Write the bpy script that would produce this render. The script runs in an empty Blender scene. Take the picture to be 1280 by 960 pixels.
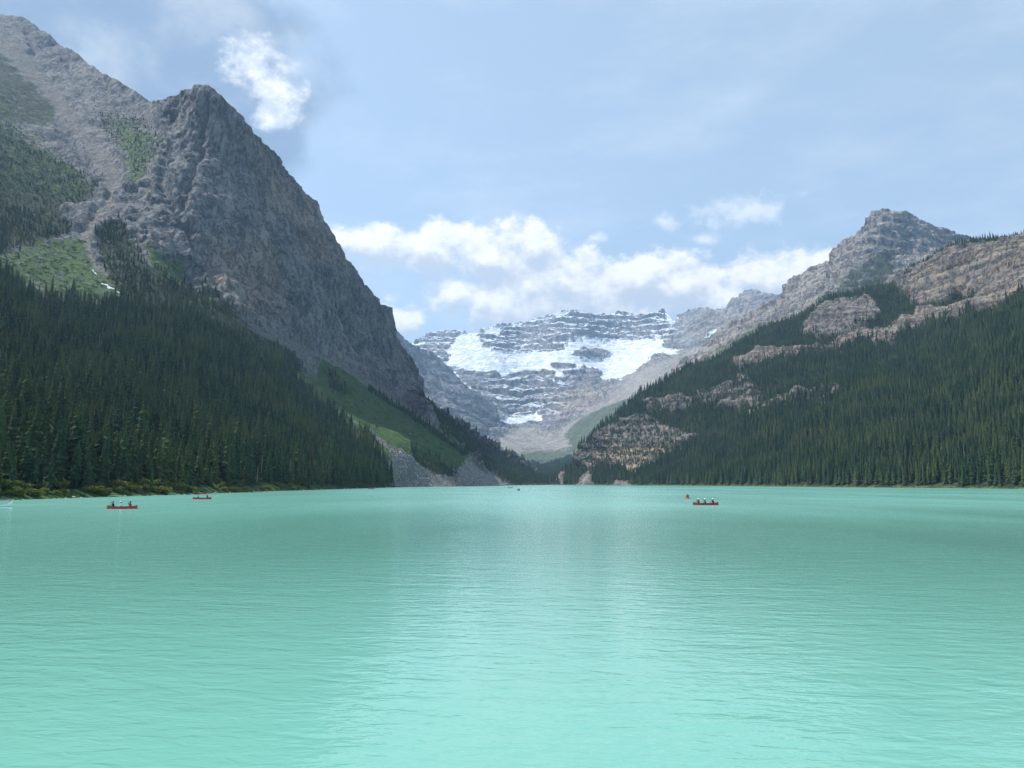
import bpy, math, random
import numpy as np
from mathutils import Vector, Matrix

random.seed(7)
RNG = np.random.default_rng(11)
SC = bpy.context.scene
COL = SC.collection

# ------------------------------------------------------------------ camera
F_PX, CX, CY = 961.0, 640.0, 480.0          # photograph: 1280 x 960
CAM_H = 4.5
PITCH = math.atan(124.0 / F_PX)
cam_d = bpy.data.cameras.new('camera')
cam = bpy.data.objects.new('camera', cam_d)
COL.objects.link(cam)
cam_d.sensor_width = 36.0
cam_d.lens = 36.0 * F_PX / 1280.0
cam_d.clip_start = 0.1
cam_d.clip_end = 60000.0
cam.location = (0, 0, CAM_H)
cam.rotation_euler = (math.pi / 2 + PITCH, 0, 0)
SC.camera = cam
cs, sn = math.cos(PITCH), math.sin(PITCH)

# ------------------------------------------------------------------ light
SUN_AZ, SUN_EL = math.radians(-70), math.radians(54)   # azimuth from +Y, negative = towards -X
to_sun = Vector((math.sin(SUN_AZ) * math.cos(SUN_EL), math.cos(SUN_AZ) * math.cos(SUN_EL), math.sin(SUN_EL)))
sun_d = bpy.data.lights.new('sun', 'SUN')
sun_d.energy = 5.0
sun_d.angle = math.radians(0.55)
sun_d.color = (1.0, 0.955, 0.88)
sun = bpy.data.objects.new('sun', sun_d)
sun.rotation_euler = to_sun.to_track_quat('Z', 'Y').to_euler()
sun.location = (0, 0, 300)
COL.objects.link(sun)
SC.view_settings.view_transform = 'Standard'
SC.view_settings.look = 'None'
SC.view_settings.gamma = 1.0
SC.view_settings.exposure = 0.45
SC.view_settings.use_curve_mapping = False
SC.render.engine = 'CYCLES'
SC.cycles.max_bounces = 5
SC.cycles.diffuse_bounces = 2
SC.cycles.glossy_bounces = 2
SC.cycles.transmission_bounces = 1
SC.cycles.volume_bounces = 0
SC.cycles.use_denoising = True
SC.cycles.use_adaptive_sampling = False
SC.cycles.denoising_prefilter = 'NONE'
SC.cycles.denoising_input_passes = 'RGB_ALBEDO_NORMAL'
SC.cycles.caustics_reflective = False
SC.cycles.caustics_refractive = False


# ------------------------------------------------------------------ pixel <-> world
def ray_np(px, py):
    a = (np.asarray(px, float) - CX) / F_PX
    b = (CY - np.asarray(py, float)) / F_PX
    return a, cs - b * sn, sn + b * cs            # world x, y, z direction


def at(px, py, D):
    x, y, z = ray_np(px, py)
    k = np.asarray(D, float) / y
    return np.stack([x * k, y * k, CAM_H + z * k], -1)


def to_px(P):
    P = np.asarray(P, float)
    x, y, z = P[..., 0], P[..., 1], P[..., 2] - CAM_H
    fwd = y * cs + z * sn
    up = -y * sn + z * cs
    return CX + F_PX * x / fwd, CY - F_PX * up / fwd


def on_water(px, py):
    x, y, z = (float(v) for v in ray_np(px, py))
    k = -CAM_H / z
    return Vector((x * k, y * k, 0))


# ------------------------------------------------------------------ node helpers
class NT:
    def __init__(self, tree):
        self.t = tree

    def __call__(self, typ, props=None, **ins):
        n = self.t.nodes.new(typ)
        for k, v in (props or {}).items():
            setattr(n, k, v)
        for k, v in ins.items():
            key = int(k[1:]) if k[0] == 'i' and k[1:].isdigit() else k.replace('_', ' ')
            s = n.inputs[key]
            if isinstance(v, bpy.types.NodeSocket):
                self.t.links.new(v, s)
            else:
                s.default_value = v
        return n

    def math(self, op, a, b=0.0, c=0.0, clamp=False):
        return self('ShaderNodeMath', dict(operation=op, use_clamp=clamp), i0=a, i1=b, i2=c).outputs[0]

    def vmath(self, op, a, b=(0, 0, 0), c=None):
        n = self('ShaderNodeVectorMath', dict(operation=op), i0=a, i1=b)
        if c is not None:
            n.inputs[2].default_value = c
        return n.outputs['Value'] if op in ('LENGTH', 'DOT_PRODUCT') else n.outputs[0]

    def noise(self, vec, scale, detail=4.0, rough=0.55, dist=0.0):
        return self('ShaderNodeTexNoise', None, Vector=vec, Scale=scale, Detail=detail, Roughness=rough,
                    Distortion=dist).outputs['Fac']

    def step(self, v, lo, hi):
        return self('ShaderNodeMapRange', dict(interpolation_type='SMOOTHSTEP', clamp=True), Value=v, From_Min=lo,
                    From_Max=hi).outputs[0]

    def lin(self, v, lo, hi, a, b):
        return self('ShaderNodeMapRange', dict(clamp=True), Value=v, From_Min=lo, From_Max=hi, To_Min=a,
                    To_Max=b).outputs[0]

    def mix(self, f, a, b):
        n = self.t.nodes.new('ShaderNodeMix')
        n.data_type = 'RGBA'
        for s, v in ((n.inputs[0], f), (n.inputs[6], a), (n.inputs[7], b)):
            if isinstance(v, bpy.types.NodeSocket):
                self.t.links.new(v, s)
            else:
                s.default_value = (*v, 1.0) if isinstance(v, (tuple, list)) and len(v) == 3 else v
        return n.outputs[2]


def new_mat(name):
    m = bpy.data.materials.new(name)
    m.use_nodes = True
    m.node_tree.nodes.clear()
    N = NT(m.node_tree)
    out = N('ShaderNodeOutputMaterial')
    return m, N, out


def simple_mat(name, col, rough=0.7, vary=0.15, scale=3.0, spec=0.3):
    m, N, out = new_mat(name)
    tc = N('ShaderNodeTexCoord').outputs['Object']
    f = N.noise(tc, scale, 3)
    c = N.mix(f, tuple(x * (1 - vary) for x in col), tuple(min(1, x * (1 + vary)) for x in col))
    b = N('ShaderNodeBsdfPrincipled', None, Base_Color=c, Roughness=rough)
    b.inputs['Specular IOR Level'].default_value = spec
    N.t.links.new(b.outputs[0], out.inputs[0])
    return m


# ------------------------------------------------------------------ world: Nishita sky with cumulus
W = bpy.data.worlds.new('World')
SC.world = W
W.use_nodes = True
W.node_tree.nodes.clear()
N = NT(W.node_tree)
wout = N('ShaderNodeOutputWorld')
sky = N('ShaderNodeTexSky', dict(sky_type='NISHITA', sun_disc=False, sun_elevation=SUN_EL, sun_rotation=SUN_AZ,
                                 altitude=1700.0, air_density=1.0, dust_density=1.3, ozone_density=1.0))
SKY_STRENGTH = 0.125
HAZE = 6.0e-5
geo = N('ShaderNodeTexCoord').outputs['Generated']
sep = N('ShaderNodeSeparateXYZ', None, Vector=geo)
az = N.math('ARCTAN2', sep.outputs[0], sep.outputs[1])
PER = math.radians(88)                      # the same weather goes on all round
az_m = N.math('WRAP', az, PER / 2, -PER / 2)
el = N.math('ARCSINE', sep.outputs[2])


def ang(px, py):
    x, y, z = (float(v) for v in ray_np(px, py))
    return math.atan2(x, y), math.atan2(z, math.hypot(x, y))


def blobs(vec, lst):
    d = None
    for (px, py, rx, ry) in lst:
        a, e = ang(px, py)
        ra, re = rx / 1000.0, ry / 1000.0
        q = N.vmath('MULTIPLY_ADD', vec, (1 / ra, 1 / re, 0), (-a / ra, -e / re, 0))
        l = N.vmath('LENGTH', q)
        d = l if d is None else N('ShaderNodeMath', dict(operation='SMOOTH_MIN'), i0=d, i1=l, i2=0.35).outputs[0]
    return N.math('SUBTRACT', 1.0, d)


MAIN = [(470, 306, 66, 28), (540, 312, 70, 34), (612, 322, 70, 42), (668, 308, 46, 30), (640, 375, 80, 50), (705, 352, 62, 44),
        (760, 378, 60, 44), (800, 350, 62, 34), (850, 362, 66, 34), (915, 372, 60, 30), (975, 350, 70, 34),
        (1030, 345, 60, 30), (492, 402, 30, 32), (560, 372, 30, 22)]
WISP = [(925, 264, 80, 26), (832, 278, 28, 16), (880, 298, 26, 11), (747, 298, 24, 12), (1000, 330, 60, 22)]
GREY = [(60, 40, 210, 105), (190, 70, 170, 140), (300, 125, 110, 85), (250, 5, 85, 85)]
RIM = [(312, 78, 46, 36), (342, 112, 40, 52), (352, 150, 30, 34)]
base_v = N('ShaderNodeCombineXYZ', None, X=az_m, Y=el).outputs[0]
squash = N.vmath('MULTIPLY', geo, (1, 1, 1.35))
warp = N('ShaderNodeTexNoise', None, Vector=squash, Scale=14.0, Detail=3.0).outputs['Color']
warp = N.vmath('MULTIPLY', N.vmath('SUBTRACT', warp, (.5, .5, .5)), (0.035, 0.028, 0))
wv = N.vmath('ADD', base_v, warp)


def puff(v):
    a = N.noise(v, 24.0, 5.0, 0.58)
    return N.math('MULTIPLY', N.math('SUBTRACT', a, 0.5), 2.3)


p0 = puff(squash)
p1 = puff(N.vmath('ADD', squash, (-0.006, 0, 0.022)))
main0 = N.math('ADD', N.math('MULTIPLY', blobs(wv, MAIN), 1.0), p0)
main1 = N.math('ADD', N.math('MULTIPLY', blobs(N.vmath('ADD', wv, (-0.006, 0.018, 0)), MAIN), 1.0), p1)
a_main = N.math('MULTIPLY', N.step(main0, -0.22, 0.36), 0.95)
relief = N.math('SUBTRACT', main0, main1)
lit = N.step(relief, -0.5, 0.75)
c_main = N.mix(lit, (0.50, 0.56, 0.65), (0.95, 0.94, 0.92))
wn = N.noise(squash, 30.0, 6.0, 0.6)
wisp0 = N.math('ADD', blobs(wv, WISP), N.math('MULTIPLY', N.math('SUBTRACT', wn, 0.5), 2.4))
a_wisp = N.math('MULTIPLY', N.step(wisp0, 0.05, 1.0), 0.72)
grey0 = N.math('ADD', blobs(wv, GREY), N.math('MULTIPLY', N.math('SUBTRACT', N.noise(squash, 11.0, 5.0, 0.5), 0.5), 1.6))
a_grey = N.math('MULTIPLY', N.step(grey0, -0.25, 0.35), 0.95)
c_grey = N.mix(N.step(N.noise(squash, 9.0, 5.0), 0.42, 0.70), (0.22, 0.31, 0.45), (0.42, 0.49, 0.58))
rim0 = N.math('ADD', blobs(wv, RIM), p0)
a_rim = N.math('MULTIPLY', N.step(rim0, 0.05, 0.75), 0.9)
c_rim = N.mix(N.step(N.math('SUBTRACT', p0, p1), -0.4, 0.6), (0.55, 0.62, 0.72), (0.97, 0.96, 0.95))
veil = N.math('MULTIPLY', N.step(N.noise(N.vmath('MULTIPLY', geo, (3, 3, 9)), 1.6, 5.0, 0.6), 0.42, 0.78), 0.30)
above = N.step(el, -0.01, 0.02)


def bg(c, s=1.0):
    return N('ShaderNodeBackground', None, Color=c, Strength=s).outputs[0]


def over(f, a, b):
    return N('ShaderNodeMixShader', None, i0=N.math('MULTIPLY', f, above), i1=a, i2=b).outputs[0]


haze_sky = N.mix(0.45, sky.outputs[0], (4.5, 5.75, 6.7))     # thin high milkiness
s = bg(haze_sky, SKY_STRENGTH)
s = over(veil, s, bg((0.68, 0.76, 0.86, 1)))
s = over(a_grey, s, bg(c_grey))
s = over(a_rim, s, bg(c_rim))
s = over(a_wisp, s, bg((0.80, 0.84, 0.89, 1)))
s = over(a_main, s, bg(c_main))
N.t.links.new(s, wout.inputs[0])
W.cycles.sampling_method = 'MANUAL'
W.cycles.sample_map_resolution = 512


# ------------------------------------------------------------------ numpy noise
_G = RNG.normal(size=(1024, 3))
_G /= np.linalg.norm(_G, axis=1)[:, None]
_G = _G.astype(np.float32)


def perlin(P):
    P = np.asarray(P, np.float64)
    I = np.floor(P).astype(np.int64)
    Fr = (P - I).astype(np.float32)
    U = Fr * Fr * Fr * (Fr * (Fr * 6 - 15) + 10)
    res = 0.0
    for dx in (0, 1):
        wx = U[..., 0] if dx else 1 - U[..., 0]
        for dy in (0, 1):
            wy = U[..., 1] if dy else 1 - U[..., 1]
            for dz in (0, 1):
                wz = U[..., 2] if dz else 1 - U[..., 2]
                h = ((I[..., 0] + dx) * 73856093) ^ ((I[..., 1] + dy) * 19349663) ^ ((I[..., 2] + dz) * 83492791)
                g = _G[(h ^ (h >> 11)) & 1023]
                res = res + wx * wy * wz * (g[..., 0] * (Fr[..., 0] - dx) + g[..., 1] * (Fr[..., 1] - dy) + g[..., 2] * (Fr[..., 2] - dz))
    return res * 1.5


def fbm(P, octv=4, gain=0.5, ridged=False):
    s, a, t = 0.0, 1.0, 0.0
    P = np.asarray(P, float)
    for i in range(octv):
        n = perlin(P * (2.03 ** i) + 17.3 * i)
        if ridged:
            n = 1 - 2 * np.abs(n)
        s = s + a * n
        t += a
        a *= gain
    return s / t


def sstep(x, lo, hi):
    t = np.clip((x - lo) / (hi - lo), 0, 1)
    return t * t * (3 - 2 * t)


def poly(px, py, pts, soft=6.0):
    """soft inside-mask of a polygon, 0..1, 0.5 on its outline"""
    pts = np.asarray(pts, float)
    inside = np.zeros(px.shape, bool)
    dist = np.full(px.shape, 1e9)
    n = len(pts)
    for i in range(n):
        x1, y1 = pts[i]
        x2, y2 = pts[(i + 1) % n]
        if y1 != y2:
            c = ((y1 > py) != (y2 > py)) & (px < (x2 - x1) * (py - y1) / (y2 - y1) + x1)
            inside ^= c
        ex, ey = x2 - x1, y2 - y1
        t = np.clip(((px - x1) * ex + (py - y1) * ey) / (ex * ex + ey * ey + 1e-9), 0, 1)
        dist = np.minimum(dist, np.hypot(px - x1 - t * ex, py - y1 - t * ey))
    sd = np.where(inside, dist, -dist)
    return np.clip(0.5 + sd / (2 * soft), 0, 1)


def line(px, py, pts, w, soft=4.0):
    pts = np.asarray(pts, float)
    w = np.broadcast_to(np.asarray(w, float), (len(pts),))
    best = np.zeros(px.shape)
    for i in range(len(pts) - 1):
        x1, y1 = pts[i]
        x2, y2 = pts[i + 1]
        ex, ey = x2 - x1, y2 - y1
        t = np.clip(((px - x1) * ex + (py - y1) * ey) / (ex * ex + ey * ey + 1e-9), 0, 1)
        d = np.hypot(px - x1 - t * ex, py - y1 - t * ey)
        ww = w[i] + (w[i + 1] - w[i]) * t
        best = np.maximum(best, np.clip(0.5 + (ww - d) / (2 * soft), 0, 1))
    return best


class TPS:
    def __init__(self, ctrl, reg=1e-3):
        c = np.asarray(ctrl, float)
        self.x = c[:, :2] / 400.0
        v = np.log(c[:, 2])
        n = len(c)
        K = self.phi(np.linalg.norm(self.x[:, None] - self.x[None], axis=-1)) + reg * np.eye(n)
        Pm = np.concatenate([np.ones((n, 1)), self.x], 1)
        A = np.block([[K, Pm], [Pm.T, np.zeros((3, 3))]])
        sol = np.linalg.solve(A, np.concatenate([v, np.zeros(3)]))
        self.w, self.a = sol[:n], sol[n:]

    @staticmethod
    def phi(r):
        return np.where(r > 1e-9, r * r * np.log(np.maximum(r, 1e-9)), 0)

    def __call__(self, px, py):
        sh = px.shape
        q = np.stack([px.ravel(), py.ravel()], 1) / 400.0
        v = self.a[0] + q @ self.a[1:]
        for i in range(len(self.w)):
            v = v + self.w[i] * self.phi(np.hypot(q[:, 0] - self.x[i, 0], q[:, 1] - self.x[i, 1]))
        return np.exp(v).reshape(sh)


def grid_normals(P):
    du = np.gradient(P, axis=0)
    dv = np.gradient(P, axis=1)
    n = np.cross(du, dv)
    n /= np.linalg.norm(n, axis=-1, keepdims=True) + 1e-9
    tc = np.array([0, 0, CAM_H]) - P
    n *= np.where((n * tc).sum(-1, keepdims=True) < 0, -1, 1)
    return n


def mesh_from_grid(name, P, mat, attrs):
    nu, nv = P.shape[:2]
    idx = np.arange(nu * nv).reshape(nu, nv)
    f = np.stack([idx[:-1, :-1], idx[1:, :-1], idx[1:, 1:], idx[:-1, 1:]], -1).reshape(-1, 4)
    me = bpy.data.meshes.new(name)
    me.vertices.add(nu * nv)
    me.vertices.foreach_set('co', P.reshape(-1).astype(np.float32))
    me.loops.add(f.size)
    me.loops.foreach_set('vertex_index', f.ravel().astype(np.int32))
    me.polygons.add(len(f))
    me.polygons.foreach_set('loop_start', (np.arange(len(f)) * 4).astype(np.int32))
    me.update(calc_edges=True)
    me.polygons.foreach_set('use_smooth', np.ones(len(f), bool))
    for k, v in attrs.items():
        a = me.attributes.new(k, 'FLOAT', 'POINT')
        a.data.foreach_set('value', v.reshape(-1).astype(np.float32))
    me.materials.append(mat)
    o = bpy.data.objects.new(name, me)
    COL.objects.link(o)
    return o


def tag(o, label=None, cat=None, group=None, kind=None):
    if label:
        o['label'] = label
    if cat:
        o['category'] = cat
    if group:
        o['group'] = group
    if kind:
        o['kind'] = kind
    return o


TERRAIN = {}


def terrain(name, px0, px1, step, rows, base, skyl, ctrl, disp, zones, mat, back=1.1, backlen=300, skirt=6.0):
    """One mountain: a sheet of ground from its foot to its crest at real distances, with a back slope behind the crest."""
    px = np.arange(px0, px1 + 0.1, step)
    by = np.interp(px, *zip(*base))
    sy = np.interp(px, *zip(*skyl))
    sy = np.minimum(sy, by - 1.0)
    t = np.linspace(0, 1, rows)
    PX = np.repeat(px[:, None], rows, 1)
    PY = by[:, None] + (sy - by)[:, None] * t[None]
    D = TPS(ctrl)(PX, PY)
    P = at(PX, PY, D)
    nrm = grid_normals(P)
    z = zones(PX, PY, P, nrm)
    d = disp(PX, PY, P, nrm, z)
    edge = sstep(t, 0.0, 0.05)[None]
    P = P + nrm * (d * edge)[..., None]
    TERRAIN[name] = (PX, PY, P, grid_normals(P), z)
    # back slope and skirt
    top = P[:, -1]
    out = top[:, :2] / np.linalg.norm(top[:, :2], axis=1, keepdims=True)
    rowsb = []
    for k in range(1, 7):
        sdist = backlen * (k / 6.0) ** 1.5
        q = top.copy()
        q[:, :2] += out * sdist
        q[:, 2] -= sdist * back * (0.35 + 0.65 * k / 6)
        q[:, 2] += fbm(q / 60.0, 3) * 8 * (k / 6)
        q[:, 2] = np.maximum(q[:, 2], -4.0)
        rowsb.append(q)
    bot = P[:, 0].copy()
    bo = bot[:, :2] / np.linalg.norm(bot[:, :2], axis=1, keepdims=True)
    bot[:, :2] -= bo * skirt * 0.8
    bot[:, 2] = np.maximum(bot[:, 2] - skirt, -4.5)
    full = np.concatenate([bot[:, None], P] + [r[:, None] for r in rowsb], 1)

    def pad(a):
        return np.concatenate([a[:, :1], a] + [a[:, -1:]] * 6, 1)
    attrs = {k: pad(v) for k, v in z.items()}
    o = mesh_from_grid(name, full, mat, attrs)
    o['kind'] = 'structure'
    return o


# ------------------------------------------------------------------ ground materials
def ground_mat(name, rock_a, rock_b, rock_c, soil_shade, grass_a, grass_b, scree_a, scree_b, unit, strata=(0, 0, 1), snow_on_ledges=0.0, bump=1.0, banding=1.0):
    """unit = size in metres of the smallest relief that the picture resolves here"""
    m, N, out = new_mat(name)
    pos = N('ShaderNodeNewGeometry').outputs['Position']
    nor = N('ShaderNodeNewGeometry').outputs['Normal']
    at_ = lambda k: N('ShaderNodeAttribute', dict(attribute_name=k)).outputs['Fac']
    big = N.noise(pos, 1 / (unit * 45), 5, 0.6)
    mid = N.noise(pos, 1 / (unit * 9), 6, 0.65)
    fine = N.noise(pos, 1 / (unit * 2.2), 4, 0.7)
    flute = N.noise(N.vmath('MULTIPLY', pos, (1, 1, 0.22)), 1 / (unit * 6), 5, 0.65)
    sdot = N.vmath('DOT_PRODUCT', pos, strata)
    sv = N('ShaderNodeCombineXYZ', None, Z=N.math('ADD', sdot, N.math('MULTIPLY', mid, unit * 9)))
    sv = N.vmath('ADD', sv.outputs[0], N.vmath('MULTIPLY', pos, (0.02, 0.02, 0)))
    bands = N.noise(sv, 1 / (unit * 5), 5, 0.7)
    c = N.mix(N.step(big, 0.36, 0.62), rock_a, rock_b)
    c = N.mix(N.math('MULTIPLY', N.step(flute, 0.45, 0.68), 0.75), c, rock_b)
    warm = N.math('ADD', N.math('MULTIPLY', N.step(N.noise(N.vmath('MULTIPLY', pos, (1, 1, 0.5)), 1 / (unit * 24), 5, 0.6), 0.54, 0.72), 0.6), at_('warm'), clamp=True)
    c = N.mix(N.math('MULTIPLY', warm, N.step(mid, 0.30, 0.55)), c, rock_c)
    dark = N.math('MULTIPLY', N.step(bands, 0.58, 0.40), 0.55 * banding)
    c = N.mix(dark, c, tuple(x * 0.5 for x in rock_a))
    rg = N.noise(N.vmath('MULTIPLY', pos, (1, 1, 0.4)), 1 / (unit * 12), 7, 0.68)  # pale patches and dark lines coloured in where relief shading is weak
    c = N.mix(N.math('MULTIPLY', N.step(rg, 0.50, 0.70), 0.45), c, tuple(min(1, x * 1.2) for x in rock_b))
    rg = N.step(N.math('ABSOLUTE', N.math('SUBTRACT', rg, 0.5)), 0.0, 0.035)
    c = N.mix(N.math('MULTIPLY', N.math('SUBTRACT', 1.0, rg), 0.5), c, tuple(x * 0.4 for x in rock_a))
    crack_shade = N.math('MULTIPLY', N.step(fine, 0.48, 0.30), 0.6)  # dark cracks painted in to carry shading that the bump lacks
    c = N.mix(crack_shade, c, tuple(x * 0.45 for x in rock_a))
    jitter = N.math('SUBTRACT', N.math('ADD', N.math('MULTIPLY', mid, 0.6), N.math('MULTIPLY', fine, 0.4)), 0.5)

    def zone(k, amt=1.6, w=0.12):
        v = N.math('ADD', at_(k), N.math('MULTIPLY', jitter, amt))
        return N.step(v, 0.5 - w, 0.5 + w)
    sc_ = N.mix(N.step(fine, 0.35, 0.65), scree_a, scree_b)
    c = N.mix(zone('scree'), c, sc_)
    c = N.mix(zone('soil_shade'), c, N.mix(mid, soil_shade, tuple(x * 1.8 for x in soil_shade)))
    g = N.mix(N.step(mid, 0.35, 0.65), grass_a, grass_b)
    g = N.mix(N.math('MULTIPLY', N.step(fine, 0.5, 0.3), 0.5), g, tuple(x * 0.55 for x in grass_a))
    c = N.mix(zone('grass'), c, g)
    sn_ = N.math('ADD', at_('snow'), N.math('MULTIPLY', N.math('ADD', jitter, N.math('MULTIPLY', N.math('SUBTRACT', bands, 0.5), 0.7)), 2.1))
    snow = N.step(sn_, 0.44, 0.56)
    if snow_on_ledges > 0:
        nz = N('ShaderNodeSeparateXYZ', None, Vector=nor).outputs[2]
        led = N.math('ADD', nz, N.math('MULTIPLY', jitter, 0.9))
        snow = N.math('MAXIMUM', snow, N.math('MULTIPLY', N.step(led, snow_on_ledges, snow_on_ledges + 0.07), at_('ledge')))
    c = N.mix(snow, c, N.mix(N.step(N.noise(N.vmath('MULTIPLY', pos, (1, 1, 2.5)), 1 / (unit * 12), 5, 0.65), 0.44, 0.62), (0.50, 0.57, 0.65), (0.80, 0.81, 0.82)))
    h = N.math('ADD', N.math('MULTIPLY', mid, unit * 3.2), N.math('MULTIPLY', fine, unit * 1.2))
    h = N.math('ADD', h, N.math('MULTIPLY', bands, unit * 1.6 * banding))
    h = N.math('ADD', h, N.math('MULTIPLY', flute, unit * 2.2))
    h = N.math('ADD', h, N.math('MULTIPLY', rg, unit * 1.0))
    h = N.math('MULTIPLY', h, N.math('SUBTRACT', 1.0, N.math('MULTIPLY', snow, 0.75)))
    b = N('ShaderNodeBump', None, Height=h, Strength=bump, Distance=1.0)
    p = N('ShaderNodeBsdfPrincipled', None, Base_Color=c, Roughness=0.95, Normal=b.outputs[0])
    p.inputs['Specular IOR Level'].default_value = 0.1
    N.t.links.new(p.outputs[0], out.inputs[0])
    return m


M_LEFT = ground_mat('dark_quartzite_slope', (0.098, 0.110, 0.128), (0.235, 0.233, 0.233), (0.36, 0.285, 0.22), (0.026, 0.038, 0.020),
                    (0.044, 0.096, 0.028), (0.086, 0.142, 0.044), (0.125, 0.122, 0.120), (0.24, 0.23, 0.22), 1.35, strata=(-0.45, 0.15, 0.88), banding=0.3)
M_RIGHT = ground_mat('banded_limestone_slope', (0.128, 0.121, 0.118), (0.222, 0.207, 0.190), (0.39, 0.30, 0.205), (0.035, 0.045, 0.025),
                     (0.06, 0.10, 0.035), (0.10, 0.13, 0.05), (0.22, 0.20, 0.175), (0.34, 0.31, 0.27), 1.9, strata=(0.12, 0, 0.99), banding=1.35)
M_PEAK = ground_mat('pale_limestone_peak', (0.165, 0.163, 0.165), (0.30, 0.285, 0.27), (0.38, 0.30, 0.225), (0.04, 0.05, 0.03),
                    (0.07, 0.11, 0.05), (0.11, 0.14, 0.07), (0.24, 0.22, 0.20), (0.35, 0.32, 0.29), 4.5, strata=(0.1, 0, 0.99), snow_on_ledges=0.93)
M_FAR = ground_mat('glaciated_limestone', (0.16, 0.17, 0.19), (0.30, 0.30, 0.31), (0.40, 0.33, 0.27), (0.05, 0.06, 0.04),
                   (0.085, 0.11, 0.07), (0.12, 0.14, 0.09), (0.24, 0.23, 0.215), (0.36, 0.335, 0.31), 6.5, snow_on_ledges=0.80, bump=0.8)


def terrace(h, period, sharp=0.75):
    """step profile: 0..1 saw with flat treads and steep risers"""
    f = (h / period) % 1.0
    return sstep(f, 0.0, 1 - sharp) - f


# ------------------------------------------------------------------ near mountain over the south shore
def shore_px(X, D):
    return (float(to_px(np.array([X, D, 0.0]))[0]), float(to_px(np.array([X, D, 0.0]))[1]))


SHORE_L = [(-150, 150), (-140, 170), (-136, 197), (-134, 250), (-131, 300), (-133, 400), (-134, 550), (-133, 700), (-134, 865),
           (-104, 1000), (-62, 1200), (-12, 1500), (20, 1800), (105, 2020)]
shL = [shore_px(*q) + (q[1],) for q in SHORE_L]
skyL = [(-330, -120), (-200, -70), (-100, -20), (-50, 5), (0, 18), (15, 19), (25, 22), (60, 45), (100, 72), (130, 95), (165, 113), (195, 132), (215, 127),
        (228, 122), (234, 117), (245, 111), (262, 112), (275, 125), (290, 143), (305, 158), (325, 180), (345, 205), (360, 222), (375, 240), (390, 255),
        (396, 270), (410, 290), (425, 315), (437, 336), (455, 357), (470, 376), (475, 381), (483, 386), (486, 410), (495, 430), (508, 450), (514, 462),
        (519, 470), (530, 498), (545, 508), (560, 519), (600, 546), (640, 570), (665, 584), (690, 602)]
ctrlL = [s for s in shL] + [
    (-250, 350, 420), (-150, 200, 900), (-250, -80, 1900),
    (0, 350, 720), (0, 480, 400), (0, 560, 270), (120, 390, 780), (120, 500, 470), (250, 420, 820), (250, 520, 560), (350, 500, 830), (420, 550, 850),
    (490, 560, 960), (540, 548, 1270), (540, 580, 1090), (406, 449, 1330), (470, 495, 1450), (590, 580, 1420),
    (0, 318, 880), (0, 200, 1230), (0, 120, 1500), (60, 330, 960), (110, 300, 1060), (145, 240, 1230), (100, 170, 1420), (60, 110, 1650),
    (0, 18, 2000), (100, 72, 1800), (195, 132, 1520), (165, 170, 1420), (170, 300, 1060), (170, 350, 940),
    (250, 111, 1290), (235, 250, 1180), (250, 370, 1040), (330, 400, 1150), (330, 300, 1260), (345, 205, 1430), (396, 270, 1540), (410, 380, 1420),
    (473, 385, 1720), (460, 440, 1600), (520, 480, 1810), (500, 505, 1640), (600, 547, 2020), (600, 575, 1800), (690, 602, 2150)]


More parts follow.
